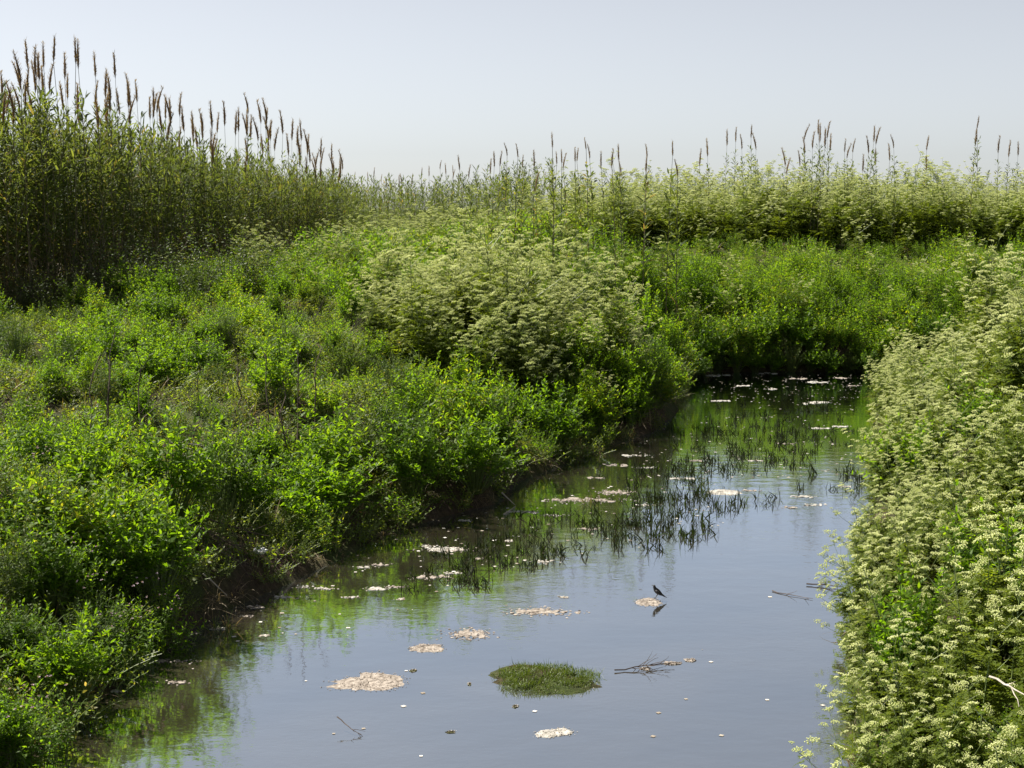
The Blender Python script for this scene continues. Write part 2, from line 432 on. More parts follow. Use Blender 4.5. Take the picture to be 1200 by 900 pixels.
mb = MB(); mb.add([(-60, -40, 0), (160, -40, 0), (160, 90, 0), (-60, 90, 0)], [(0, 1, 2), (0, 2, 3)])
tag(mobj('water', mb.mesh('water', [M['water']])), 'calm murky stream reflecting pale sky and green banks', 'water', kind='structure')

# ------------------------------------------------------------------ plant builders
def weed_parts(seed, h, spread, shoots, nleaf, leaf_l, leaf_w, el=.75, wide=.4):
    r = np.random.default_rng(seed); st, lv = MB(), MB()
    for k in range(shoots):
        a = r.uniform(0, 6.283); rad = spread * math.sqrt(r.uniform(0, 1)) * .45
        b = np.array([math.cos(a) * rad, math.sin(a) * rad, -.05])
        hh = h * r.uniform(.6, 1.08) * (1 - .35 * rad / max(spread, .01))
        a2 = a + r.normal(0, .7); out = spread * r.uniform(.10, .45)
        t = np.linspace(0, 1, 5)
        pts = b + np.stack([np.cos(a2) * out * t ** 1.6, np.sin(a2) * out * t ** 1.6, hh * (t - .12 * t * t)], 1)
        st.tube(pts, np.linspace(.0055, .002, 5), 3, 0, cap=False)
        tt = np.linspace(.12, 1.0, nleaf) + r.normal(0, .015, nleaf); tt = np.clip(tt, .05, 1)
        Pl = np.stack([np.interp(tt, t, pts[:, i]) for i in range(3)], 1)
        az = np.arange(nleaf) * 2.4 + r.uniform(0, 6.28) + r.normal(0, .3, nleaf)
        e = r.normal(el - .35, .25, nleaf) + .55 * tt ** 2
        ll = leaf_l * r.uniform(.7, 1.2, nleaf) * (1.1 - .55 * tt ** 3)
        lv.leaves(Pl, dirs(az, e), ll, ll * leaf_w * r.uniform(.85, 1.15, nleaf), r.uniform(.1, .5, nleaf), 0, 2, wide, r)
    return st, lv
def bush_parts(seed, h, spread, shoots, nleaf, leaf_l, leaf_w):
    r = np.random.default_rng(seed); st, lv = MB(), MB()
    for k in range(shoots):
        a = r.uniform(0, 6.283); q = math.sqrt(r.uniform(0, 1)); e = (1 - q * q) ** .5
        lump = 1 + .22 * math.sin(3 * a + seed) + r.normal(0, .10)
        end = np.array([math.cos(a) * q * spread * lump, math.sin(a) * q * spread * lump, h * (.22 + .78 * e) * (lump if e > .5 else 1)])
        b = np.array([math.cos(a) * .12 * q, math.sin(a) * .12 * q, -.05]); t = np.linspace(0, 1, 5)[:, None]
        pts = b + (end - b) * t; pts[:, 2] += .12 * h * np.sin(t[:, 0] * math.pi)
        st.tube(pts, np.linspace(.006, .002, 5), 3, 0, cap=False)
        tt = np.clip(np.linspace(.42, 1.0, nleaf) + r.normal(0, .02, nleaf), .2, 1); t1 = t[:, 0]
        Pl = np.stack([np.interp(tt, t1, pts[:, i]) for i in range(3)], 1)
        az = np.arange(nleaf) * 2.4 + r.uniform(0, 6.28) + r.normal(0, .3, nleaf)
        el = r.normal(.35, .28, nleaf) + .6 * tt ** 2
        ll = leaf_l * r.uniform(.65, 1.2, nleaf) * (1.1 - .45 * tt ** 3)
        lv.leaves(Pl, dirs(az, el), ll, ll * leaf_w * r.uniform(.85, 1.15, nleaf), r.uniform(.1, .5, nleaf), 0, 2, .4, r)
    return st, lv
def join2(st, lv, name, ms, ml):
    mb = MB(); mb.merge(st, 0); mb.merge(lv, 1)
    return mb.mesh(name, [ms, ml])

def frond(mb, base, az, el, length, r, mat=0, pairs=7):
    """ferny, twice-divided leaf"""
    d = dirs(az, el); side = np.array([-math.sin(az), math.cos(az), 0]); side = side + np.array([0, 0, r.normal(0, .25)])
    side /= np.linalg.norm(side)
    t = np.linspace(.22, 1, pairs); droop = r.uniform(.25, .6)
    c = base + d[None] * (length * t)[:, None]; c[:, 2] -= droop * length * t * t
    tang = np.tile(d, (pairs, 1)); tang[:, 2] -= 2 * droop * t; tang /= np.linalg.norm(tang, axis=1)[:, None]
    pl = length * .46 * (1 - t * .78)
    PP, DD, LL = [], [], []
    for sgn in (-1, 1):
        pd = tang * .55 + side * sgn * .85; pd /= np.linalg.norm(pd, axis=1)[:, None]
        for q in (.25, .5, .75, 1.0):
            for s2 in (-1, 1):
                ld = pd + s2 * .8 * tang * (q < 1); ld /= np.linalg.norm(ld, axis=1)[:, None]
                PP.append(c + pd * (pl * q * .8)[:, None]); DD.append(ld); LL.append(pl * .42 * (1.15 - .5 * q))
    PP, DD, LL = np.concatenate(PP), np.concatenate(DD), np.concatenate(LL)
    mb.leaves(PP, DD, LL, LL * .74, .12, mat, 1, .45, r)
    return c
def umbel_mesh(seed, n=13, R=.05):
    r = np.random.default_rng(seed); mb = MB()
    k = np.arange(n); rad = R * np.sqrt((k + .5) / n); a = k * 2.4 + r.uniform(0, 6)
    tip = np.stack([np.cos(a) * rad, np.sin(a) * rad, R * .75 - .30 * R * (rad / R) ** 2 + r.normal(0, .003, n)], 1)
    mb.leaves(np.zeros((n, 3)), tip / np.linalg.norm(tip, axis=1)[:, None], np.linalg.norm(tip, axis=1), .0028, 0, 0, 1, .5, r)
    for _ in range(3):
        mb.octas(tip + r.normal(0, .0055, (n, 3)), r.uniform(.006, .0115, n), .95, 1)
    return mb
def hemlock_parts(seed, h, spread=.55, branches=11, sub=2, fronds=36, frond_l=.38):
    r = np.random.default_rng(seed); st, lv, um = MB(), MB(), []
    top = np.array([r.normal(0, .08), r.normal(0, .08), h]); t = np.linspace(0, 1, 6)
    main = np.stack([top[0] * t ** 1.5, top[1] * t ** 1.5, h * t - .05], 1)
    st.tube(main, np.linspace(.014, .005, 6), 5, 0)
    um.append((main[-1], 1.15))
    for k in range(branches):
        f = .34 + .62 * (k + r.uniform(0, .8)) / branches
        b = np.array([np.interp(f, t, main[:, i]) for i in range(3)]); a = k * 2.4 + r.normal(0, .3)
        L = h * r.uniform(.26, .42) * (1.25 - .65 * f); e = r.uniform(.65, 1.05)
        q = np.linspace(0, 1, 4); d = dirs(a, e)
        pts = b + d[None] * (L * q)[:, None] + np.stack([0 * q, 0 * q, .12 * L * q * q], 1)
        pts[:, :2] = b[:2] + (pts[:, :2] - b[:2]) * (spread / .55)
        st.tube(pts, np.linspace(.006, .0028, 4), 3, 0, cap=False)
        um.append((pts[-1], r.uniform(.8, 1.1)))
        for j in range(sub):
            fj = .45 + .45 * j / max(sub - 1, 1); bj = np.array([np.interp(fj, q, pts[:, i]) for i in range(3)])
            d2 = dirs(a + r.choice([-1, 1]) * r.uniform(.5, 1.2), r.uniform(.5, 1.1)); L2 = L * r.uniform(.3, .55)
            p2 = bj + d2[None] * (L2 * np.linspace(0, 1, 3))[:, None]
            st.tube(p2, np.linspace(.0035, .002, 3), 3, 0, cap=False)
            um.append((p2[-1], r.uniform(.6, 1.0)))
            frond(lv, bj, a + r.normal(0, 1), r.uniform(.1, .6), frond_l * r.uniform(.35, .6), r, pairs=5)
        frond(lv, b, a, r.uniform(.2, .6), frond_l * r.uniform(.6, 1) * (1.3 - .6 * f), r)
    for k in range(fronds):
        f = r.uniform(.04, .75); b = np.array([np.interp(f, t, main[:, i]) for i in range(3)])
        frond(lv, b, k * 2.4 + r.normal(0, .4), r.uniform(.1, .75), frond_l * r.uniform(.8, 1.45) * (1.25 - .5 * f), r)
    return st, lv, um

def reed_parts(seed, h, leafy_to, nleaf, leaf_l=.52, lean=.12, start=.16, dead=14):
    r = np.random.default_rng(seed); st, lv, pl = MB(), MB(), MB()
    t = np.linspace(0, 1, 9); a = r.uniform(0, 6.28); le = h * r.uniform(.2, 1) * lean
    main = np.stack([math.cos(a) * le * t ** 2.2, math.sin(a) * le * t ** 2.2, h * t - .1], 1)
    st.tube(main, np.linspace(.016, .006, 9), 4, 0, cap=False)
    tt = start * leafy_to + (leafy_to - start * leafy_to) * np.linspace(0, 1, nleaf) ** .8
    P = np.stack([np.interp(tt, t, main[:, i]) for i in range(3)], 1)
    az = np.arange(nleaf) * math.pi + r.normal(0, .9, nleaf) + np.arange(nleaf) * .35
    e = r.normal(.75, .25, nleaf) + .35 * (tt / leafy_to) ** 4
    ll = leaf_l * r.uniform(.6, 1.2, nleaf) * (1.05 - .4 * (tt / leafy_to) ** 5)
    P = P + dirs(az, .4 + 0 * az) * r.uniform(0, .10, nleaf)[:, None]
    lv.leaves(P, dirs(az, e), ll, r.uniform(.040, .066, nleaf), r.uniform(.15, .75, nleaf), 0, 3, .28, r)
    if dead:
        f = r.uniform(.03, .4, dead); Pd = np.stack([np.interp(f, t, main[:, i]) for i in range(3)], 1)
        lv.leaves(Pd, dirs(r.uniform(0, 6.28, dead), r.uniform(-.9, .3, dead)), r.uniform(.25, .5, dead), .03, r.uniform(.3, .9, dead), 1, 3, .3, r)
    return st, lv, main
def plume_mesh(seed, L=.85, R=.042):
    r = np.random.default_rng(seed); mb = MB(); n = 8; t = np.linspace(0, 1, n)
    rad = R * np.array([.25, .75, 1, .95, .85, .7, .45, .08]) * r.uniform(.85, 1.15, n)
    bend = r.uniform(-.16, .16, 2); pts = np.stack([bend[0] * t * t, bend[1] * t * t, L * t], 1)
    mb.tube(pts, rad * .75, 6, 0)
    k = 110; f = r.uniform(.02, .97, k); P = np.stack([np.interp(f, t, pts[:, i]) for i in range(3)], 1); a = r.uniform(0, 6.28, k)
    P += dirs(a, 0 * a) * (np.interp(f, t, rad) * .45)[:, None]
    mb.leaves(P, dirs(a, r.uniform(.85, 1.3, k)), r.uniform(.06, .16, k), r.uniform(.008, .018, k), 0, 0, 1, .4, r)
    return mb.mesh('plume', [M['plume']])
def tuft_mesh(name, seed, n, L, W, spread, el=(0.9, 1.5), bend=(.1, .6), mats=('sedge',), r0=.05, segs=3):
    r = np.random.default_rng(seed); mb = MB(); a = r.uniform(0, 6.28, n); rad = spread * np.sqrt(r.uniform(0, 1, n))
    P = np.stack([np.cos(a) * rad, np.sin(a) * rad, np.full(n, -.04)], 1)
    mi = r.integers(0, len(mats), n); az = r.uniform(0, 6.28, n); e = r.uniform(*el, n); b = r.uniform(*bend, n); l = L * r.uniform(.45, 1.15, n)
    for k in range(len(mats)):
        m = mi == k
        if m.any(): mb.leaves(P[m], dirs(az[m], e[m]), l[m], W * r.uniform(.7, 1.2, m.sum()), b[m], k, segs, .25, r)
    return mb.mesh(name, [M[x] for x in mats])

# ---- kinds of plants, a few shapes of each
WEED = [weed_parts(100 + i, h, sp, n, 18, .115, .29) for i, (h, sp, n) in enumerate([(.95, .75, 34), (.80, .85, 38), (1.05, .65, 30), (.70, .9, 36), (.88, .7, 32)])]
WEED_ST = [a.mesh('weed_stems', [M['greenstem']]) for a, b in WEED]
WEED_LV = [b.mesh('weed_leaves', [M['weed']]) for a, b in WEED]
WEED_ONE = [join2(a, b, 'leafy_weed', M['greenstem'], M['weed']) for a, b in WEED]
BUSH = [bush_parts(120 + i, h, sp, n, 19, .138, .32) for i, (h, sp, n) in enumerate([(1.15, .66, 96), (1.0, .74, 100), (1.35, .58, 92), (.95, .70, 92)])]
BUSH += [bush_parts(130, 1.05, .70, 100, 24, .085, .36), bush_parts(131, 1.2, .62, 90, 22, .10, .20)]
BUSH_ST = [a.mesh('bush_stems', [M['greenstem']]) for a, b in BUSH]
BUSH_LV = [b.mesh('bush_leaves', [M['weed'] if i < 4 else M['weed3']]) for i, (a, b) in enumerate(BUSH)]
TALL = [bush_parts(135 + i, h, sp, n, 20, .14, .30) for i, (h, sp, n) in enumerate([(2.0, .95, 150), (2.3, .85, 150), (1.7, 1.0, 150)])]
TALL_ST = [a.mesh('bush_stems', [M['greenstem']]) for a, b in TALL]
TALL_LV = [b.mesh('bush_leaves', [M['weed']]) for a, b in TALL]
LOW = [weed_parts(140 + i, h, sp, n, 11, .075, .36) for i, (h, sp, n) in enumerate([(.42, .75, 34), (.34, .85, 36), (.5, .65, 30)])]
LOW_ONE = [join2(a, b, 'low_weed', M['greenstem'], M['weed2']) for a, b in LOW]
SHRUB = [weed_parts(160 + i, h, sp, n, 26, .10, .42, .6) for i, (h, sp, n) in enumerate([(1.9, 1.5, 44), (1.5, 1.3, 40), (2.3, 1.5, 48)])]
SHRUB_ST = [a.mesh('shrub_stems', [M['deadstem']]) for a, b in SHRUB]
SHRUB_LV = [b.mesh('shrub_leaves', [M['shrub']]) for a, b in SHRUB]
UMB = [umbel_mesh(200 + i, n, R) for i, (n, R) in enumerate([(15, .066), (13, .056), (17, .074)])]
UMB_ME = [u.mesh('umbel', [M['greenstem'], M['umbel']]) for u in UMB]
HEM = [hemlock_parts(220 + i, h, sp, br) for i, (h, sp, br) in enumerate([(2.0, .7, 7), (1.75, .8, 6), (2.3, .65, 7), (1.6, .85, 6), (1.9, .75, 8)])]
HEM += [hemlock_parts(240 + i, h, .8, 3, 1, 58, .42) for i, h in enumerate([1.5, 1.75, 1.35])]        # hardly flowering
HEM_ST = [p[0].mesh('hemlock_stem', [M['greenstem']]) for p in HEM]
HEM_LV = [p[1].mesh('hemlock_foliage', [M['hemlock']]) for p in HEM]
MHEM = [hemlock_parts(260 + i, h, sp, br, 3, 22) for i, (h, sp, br) in enumerate([(1.9, .75, 13), (2.1, .7, 12), (1.7, .8, 13)])]
def umbel_mtx(pos, s, r):
    return Matrix.Translation(Vector(pos)) @ Euler((r.normal(0, .22), r.normal(0, .22), r.uniform(0, 6.28))).to_matrix().to_4x4() @ Matrix.Diagonal((s, s, s, 1))
HEM_UM, HEM_ONE = [], []
MHEM_ONE = []
for i, (st, lv, um) in enumerate(HEM + MHEM):
    r = np.random.default_rng(300 + i)
    HEM_UM.append([(int(r.integers(0, 3)), umbel_mtx(p, s * (1.12 if i < 8 else 1.2), r)) for p, s in um])
    mb = MB(); mb.merge(st, 0); mb.merge(lv, 1)
    for k, mt in HEM_UM[-1]:
        u = MB(); u.merge(UMB[k], None, mt)
        u.I = [x * 2 for x in u.I]                 # 0 stalks, 2 florets
        mb.merge(u)
    (HEM_ONE if i < 8 else MHEM_ONE).append(mb.mesh('hemlock_plant', [M['greenstem'], M['hemlock'], M['umbel']]))
REED = [reed_parts(400 + i, 4.6, 1.0, 88) for i in range(5)]
REED_ST = [p[0].mesh('cane', [M['cane']]) for p in REED]
REED_LV = [p[1].mesh('reed_leaves', [M['reed'], M['drygrass']]) for p in REED]
REED_ONE = []
for st, lv, mn in REED:
    mb = MB(); mb.merge(st, 0)
    l2 = MB(); l2.merge(lv); l2.I = [x + 1 for x in l2.I]; mb.merge(l2)
    REED_ONE.append(mb.mesh('leafy_reed', [M['cane'], M['reed'], M['drygrass']]))
PREED = [reed_parts(450 + i, 6.0, .86, 74, lean=.05) for i in range(4)]
PREED_ST = [p[0].mesh('cane', [M['cane']]) for p in PREED]
PREED_LV = [p[1].mesh('reed_leaves', [M['reed'], M['drygrass']]) for p in PREED]
PLUME = [plume_mesh(480 + i) for i in range(4)]
BREED = [reed_parts(460 + i, 4.4, .9, 60, leaf_l=.38, lean=.06, start=.35, dead=2) for i in range(4)]   # slimmer reeds of the back bank
BREED_ST = [p[0].mesh('cane', [M['cane']]) for p in BREED]
BREED_LV = [p[1].mesh('reed_leaves', [M['reed'], M['drygrass']]) for p in BREED]
SEDGE = [tuft_mesh('sedge_tuft', 500 + i, n, L * .85, .019, sp, (.75, 1.5), (.05, .6)) for i, (n, L, sp) in enumerate([(16, .40, .14), (11, .46, .10), (22, .34, .2), (8, .42, .08)])]
GRASS = [tuft_mesh('grass_tuft', 520 + i, 40, L, .011, .16, (.7, 1.5), (.2, .9), ('grass', 'grass', 'drygrass')) for i, L in enumerate([.5, .65])]
DRY = [tuft_mesh('dry_grass_tuft', 540 + i, 46, L, .010, .2, (.2, 1.4), (.3, 1.1), ('drygrass',)) for i, L in enumerate([.45, .6, .7])]
TURF = [tuft_mesh('turf_tuft', 560 + i, 46, .13, .007, .09, (.8, 1.5), (.1, .5), ('turf',), segs=2) for i in range(3)]

# ------------------------------------------------------------------ scatter positions
def jitter_grid(x0, x1, y0, y1, step, rng, jit=.9):
    xs, ys = np.arange(x0, x1, step), np.arange(y0, y1, step)
    X, Y = np.meshgrid(xs, ys); P = np.stack([X.ravel(), Y.ravel()], 1)
    return P + rng.uniform(-.5, .5, P.shape) * step * jit
def in_view(P, margin=2.2):
    return np.abs(P[:, 0]) < P[:, 1] * .37 + margin
def in_poly(P, poly):
    c = np.zeros(len(P), bool); poly = np.asarray(poly, float); n = len(poly); x, y = P[:, 0], P[:, 1]
    for i in range(n):
        a, b = poly[i], poly[(i + 1) % n]
        if a[1] == b[1]: continue
        c ^= ((a[1] > y) != (b[1] > y)) & (x < (b[0] - a[0]) * (y - a[1]) / (b[1] - a[1]) + a[0])
    return c
REED_FRONT = np.array([(-26, 33), (-14.2, 38), (-12.6, 41.5), (-11.6, 48), (-10.2, 58), (-8.5, 70), (-7.5, 78)], float)
REED_POLY = np.vstack([REED_FRONT, [(-15, 84), (-18, 60), (-20, 48), (-32, 42)]])
def mound(P): return ((P[:, 0] + .15) / 3.4) ** 2 + ((P[:, 1] - 34.0) / 5.6) ** 2 < 1

n_ind = {}
def rnd_rot(r, tilt=.12): return (r.normal(0, tilt), r.normal(0, tilt), r.uniform(0, 6.28))

# ---- labels that name a plant by the landmark it stands nearest to
WORDS = ['', 'second ', 'third ', 'fourth ', 'fifth ', 'sixth ', 'seventh ', 'eighth ', 'ninth ', 'tenth ']
def ordinal(k):
    if k < 10: return WORDS[k]
    k += 1; return '%d%s ' % (k, 'th' if 10 < k % 100 < 14 else {1: 'st', 2: 'nd', 3: 'rd'}.get(k % 10, 'th'))
MARKS = [(120, 440, 'the tallest dead stalk'), (165, 455, 'the straight single dead stalk'), (350, 450, 'the tall leaning dead stalk'), (215, 522, 'the long bleached branch'), (260, 630, 'the bare bank cut'),
         (305, 646, 'the white litter'), (597, 590, 'the forked twig'), (30, 372, 'the rounded shrub under the reeds'), (215, 350, 'the dark glossy shrubs'), (375, 395, 'the dead brush'),
         (0, 890, 'the lower frame corner'), (0, 620, 'the side edge of the picture'), (178, 775, 'the greenish scum strip'), (560, 400, 'the hemlock mound'), (800, 450, 'the tip of the bank at the bend'),
         (432, 640, 'the scum by the bank sedge'), (690, 530, 'the scum streak under the bank'), (400, 580, 'the pale bent stick')]
MARKS_R = [(1030, 645, 'the scum inlet'), (1180, 807, 'the bare pale twig'), (1200, 900, 'the lower frame corner'), (1000, 790, 'the lowest waterside plants'), (1020, 450, 'the bend of the stream'), (1200, 330, 'the side edge of the picture'),
           (1010, 570, 'the sedge off the bank'), (1110, 520, 'the middle of the slope'), (985, 688, 'the floating dark twig')]
def name_by_marks(items, marks, desc, cat, group):
    """items: (object, px, py); every thing gets its own label"""
    A = np.array([(p, q) for _, p, q in items]); B = np.array([m[:2] for m in marks], float)
    D = np.hypot(A[:, None, 0] - B[None, :, 0], (A[:, None, 1] - B[None, :, 1])); near = D.argmin(1)
    for m in range(len(marks)):
        ids = [i for i in range(len(items)) if near[i] == m]; ids.sort(key=lambda i: D[i, m])
        for k, i in enumerate(ids):
            tag(items[i][0], '%s, %snearest to %s' % (desc, ordinal(k), marks[m][2]), cat, group)

# ---- left bank: bright leafy bushes along the water and clumps on top
def bare_cut(P, s):
    px, py = to_px(np.column_stack([P, np.zeros(len(P))]))
    return (s < 1.0) & (((px > 215) & (px < 330) & (py > 650)) | ((px > 395) & (px < 470) & (py > 600) & (s < .5)))
r = np.random.default_rng(21)
spots = []
seg = LEFT_A[(LEFT_A[:, 1] > 8) & (LEFT_A[:, 1] < 41) & (LEFT_A[:, 0] < 6)]
for a_, b_ in zip(seg[:-1], seg[1:]):
    d_ = (b_ - a_) / np.linalg.norm(b_ - a_); nn = np.array([-d_[1], d_[0]])
    for off in (.35, 1.15):
        if r.uniform() < (.97 if off < 1 else .8):
            spots.append((*(a_ + (b_ - a_) * r.uniform(0, 1) + nn * (off + r.uniform(-.2, .3))), r.uniform(.7, 1.2) if off < 1 else r.uniform(.75, 1.25)))
for (px, py) in [(240, 452), (60, 462), (200, 430), (300, 425), (420, 540), (480, 520), (545, 480), (620, 480), (690, 470), (735, 480), (100, 600), (40, 650), (170, 640), (250, 590), (330, 570), (30, 500), (80, 540), (130, 560), (380, 500), (460, 455),
                 (520, 440), (580, 440), (655, 440), (150, 470), (15, 560), (60, 720), (120, 700), (20, 780), (90, 780), (265, 405), (340, 420), (400, 450), (440, 430), (110, 430), (20, 430), (180, 395), (350, 395)]:
    q = on_ground(px, py); spots.append((q[0], q[1], r.uniform(.5, .95)))
for x_, y_ in jitter_grid(-18, 6, 9, 41, 1.45, r):
    if r.uniform() < .85 and not mound(np.array([[x_, y_]]))[0]: spots.append((x_, y_, r.uniform(.5, .82) if r.uniform() < .8 else r.uniform(.8, 1.05)))
spots = np.array(spots); s, left = shore(spots[:, :2])
keep = (s > .08) & left & ~bare_cut(spots[:, :2], s) & ~in_poly(spots[:, :2], REED_POLY) & in_view(spots[:, :2], 2.5); spots, s = spots[keep], s[keep]; z = gz(spots[:, :2])
ew, tp = [], []
for i in range(len(spots)):
    v = int(r.choice([0, 1, 2, 3, 0, 1, 2, 3, 4, 5])); sc = spots[i, 2] * (.74 if spots[i, 1] < 15.5 and s[i] < 1.6 else 1)
    o = place_tree('leafy_bush', [('stems', BUSH_ST[v], None), ('leaves', BUSH_LV[v], None)], (spots[i, 0], spots[i, 1], z[i]), rnd_rot(r, .08), (sc, sc, sc * r.uniform(.85, 1.15)))
    px, py = to_px(np.array([[spots[i, 0], spots[i, 1], z[i] + .5]])); (ew if s[i] < .95 else tp).append((o, px[0], py[0]))
name_by_marks(ew, MARKS, 'green bush over the water', 'bush', 'bushes along the waterline of the left bank')
name_by_marks(tp, MARKS, 'rounded green bush', 'bush', 'bushes on top of the left bank')
BUSH_XY = spots
# smaller weeds between them
P = jitter_grid(-26, 9, 7, 46, .62, r); s, left = shore(P)
z = gz(P)
ok = (s > .05) & left & in_view(P) & ~in_poly(P, REED_POLY) & (P[:, 1] < 41.5) & ~mound(P) & ~bare_cut(P, s)
clump = np.sin(P[:, 0] * 1.1 + 1.7 * np.sin(P[:, 1] * .45)) * np.sin(P[:, 1] * .8 + np.sin(P[:, 0] * .7) * 1.3)
keep = ok & (r.uniform(0, 1, len(P)) < np.where(s < 1.2, .6, np.where(clump > -.05, .6, .15)))
P, s, z, clump = P[keep], s[keep], z[keep], clump[keep]
S = np.where(s < 1.2, r.uniform(.45, .85, len(P)), np.where(clump > .2, r.uniform(.55, 1.0, len(P)), r.uniform(.35, .65, len(P))))
px, py = to_px(np.column_stack([P, z + .4]))
vis = (px > -20) & (px < 1210) & (py < 915)
order = np.lexsort((P[:, 1], ~vis))
NEAR_W, ALL_W = 90, 180
src_w = [None] * 5
rest, items = [], []
for rank, i in enumerate(order):
    v = int(r.integers(0, 5)); rot = rnd_rot(r)
    if rank < ALL_W and vis[i]:
        loc = (P[i, 0], P[i, 1], z[i])
        if rank < NEAR_W:
            o = place_tree('leafy_weed', [('stems', WEED_ST[v], None), ('leaves', WEED_LV[v], None)], loc, rot, float(S[i]))
        else:
            o = mobj('leafy_weed', WEED_ONE[v], None, loc); o.rotation_euler = rot; o.scale = (S[i],) * 3
            if src_w[v] is None: src_w[v] = o
        items.append((o, px[i], py[i]))
    else:
        rest.append((P[i, 0], P[i, 1], z[i], S[i], *rot, v))
name_by_marks(items, MARKS, 'low bright green weed clump', 'weed', 'weed clumps of the left bank')
rest = np.array(rest)
scatter('weeds', src_w, rest[:, :3], rest[:, 3], rest[:, 4:7], rest[:, 7], 'dense bright green weeds covering the back of the left bank', 'weeds')

# ---- left bank: low ground cover, grass and dry grass between the clumps
P = jitter_grid(-26, 9, 7, 80, .55, r); s, left = shore(P)
ok = (s > .03) & left & in_view(P) & (P[:, 1] < 78) & ~((P[:, 1] > 41) & (P[:, 0] > 3))
P, s = P[ok], s[ok]; z = gz(P)
low_src = []
for k in range(3):
    q = on_ground(*[(60, 560), (150, 600), (300, 470)][k])
    o = mobj('low_weed', LOW_ONE[k], None, q); o.rotation_euler = rnd_rot(r)
    tag(o, ['low dull green weed at the frame side of the left bank', 'low dull green weed among taller clumps above the stream', 'low dull green weed beside the dead stalks on the bank'][k], 'weed'); low_src.append(o)
scatter('ground_cover', low_src, np.column_stack([P, z]), r.uniform(.6, 1.25, len(P)), np.column_stack([r.normal(0, .15, (len(P), 2)), r.uniform(0, 6.28, len(P))]), r.integers(0, 3, len(P)),
        'low dull green ground cover on the left bank', 'ground cover')
def grass_field(name, meshes, P, label, spots, spot_label, smin=.6, smax=1.2, cat='grass'):
    srcs = []
    for k, me in enumerate(meshes):
        q = on_ground(*spots[k]); o = mobj(name + '_tuft', me, None, q); o.rotation_euler = (0, 0, k * 1.3)
        tag(o, spot_label[k], 'grass tuft'); srcs.append(o)
    z = gz(P)
    scatter(name, srcs, np.column_stack([P, z]), r.uniform(smin, smax, len(P)), np.column_stack([r.normal(0, .2, (len(P), 2)), r.uniform(0, 6.28, len(P))]),
            r.integers(0, len(meshes), len(P)), label, cat)
P = jitter_grid(-26, 30, 8, 56, .8, r); s, left = shore(P); ok = (s > .05) & in_view(P); Pg = P[ok]
grass_field('grass', GRASS, Pg, 'green grass mixed through the weeds on both banks', [(20, 690), (150, 800)], ['green grass tuft near the frame side of the left bank', 'green grass tuft low on the near left bank'], .7, 1.7)
P = jitter_grid(-20, 30, 8, 46, .45, r); s, left = shore(P); ok = (s > .0) & in_view(P) & ((s < 1.0) | (r.uniform(0, 1, len(P)) < np.where(P[:, 1] > 24, .05, .03))); Pd = P[ok]
grass_field('dry_grass', DRY, Pd, 'withered brown grass hanging down the cut banks', [(250, 650), (410, 590), (400, 395)],
            ['withered grass tuft on the bare cut of the left bank', 'withered grass tuft beside fallen sticks on the left bank', 'withered grass tuft behind the green weeds'], .5, 1.0)

# ---- hemlock: right bank (near plants with every umbel), mound on the left bank, far bank and back row
def hemlock_full(loc, v, rot, sc, label, group):
    parts = [('stem', HEM_ST[v], None), ('foliage', HEM_LV[v], None)] + [('umbel', UMB_ME[k], mt) for k, mt in HEM_UM[v]]
    return tag(place_tree('hemlock', parts, loc, rot, sc), label, 'hemlock', group)
src_h = [None] * 8
def hemlock_one(loc, v, rot, sc, label, group):
    o = mobj('hemlock', HEM_ONE[v], None, loc); o.rotation_euler = rot; o.scale = (sc,) * 3
    if src_h[v] is None: src_h[v] = o
    return tag(o, label, 'hemlock', group)
r = np.random.default_rng(33)
P = jitter_grid(1.5, 20, 7.5, 41, .52, r); s, left = shore(P)
CEN = jitter_grid(1.5, 20, 7, 42, 2.3, r, .9); CR = r.uniform(1.0, 1.65, len(CEN)); CHT = r.uniform(.75, 1.25, len(CEN))
dc = np.hypot(P[:, None, 0] - CEN[None, :, 0], P[:, None, 1] - CEN[None, :, 1]) / CR[None]
ci = dc.argmin(1); dome = 1 - dc.min(1) ** 2
ok = (s > .05) & ~left & in_view(P, 1.6) & ((dome > .05) | (r.uniform(0, 1, len(P)) < .10))
P, s, dome, ci = P[ok], s[ok], dome[ok], ci[ok]; z = gz(P)
outw = P - CEN[ci]
# the canopy rises away from the water, in rounded mounds
S = np.clip(.42 + .20 * s, .42, .95) * r.uniform(.85, 1.1, len(P)) * (.5 + .72 * np.clip(dome, 0, 1)) * CHT[ci]
order = np.argsort(P[:, 1] + np.where(s > 5, 8, 0))
n_full, n_one, rest, it_e, it_s = 55, 125, [], [], []
for rank, i in enumerate(order):
    v = int(r.choice([0, 1, 2, 3, 4, 0, 1, 2, 3, 4, 5, 6, 7])); loc = (P[i, 0], P[i, 1], z[i]); k_ = .28 * (1 - max(dome[i], 0))
    qz = Matrix.Rotation(r.uniform(0, 6.28), 3, 'Z'); rot = (Matrix.Rotation(-outw[i, 1] * k_ + r.normal(0, .06), 3, 'X') @ Matrix.Rotation(outw[i, 0] * k_ + r.normal(0, .06), 3, 'Y') @ qz).to_euler()[:]
    wl = s[i] < .9
    px, py = to_px(np.array([[P[i, 0], P[i, 1], z[i] + 1.2]]))
    vis = -20 < px[0] < 1215 and py[0] < 920
    if n_full > 0 and vis: n_full -= 1; (it_e if wl else it_s).append((hemlock_full(loc, v, rot, float(S[i]), None, None), px[0], py[0]))
    elif n_one > 0 and vis: n_one -= 1; (it_e if wl else it_s).append((hemlock_one(loc, v, rot, float(S[i]), None, None), px[0], py[0]))
    else: rest.append((*loc, S[i], *rot, v))
hem_rest = rest
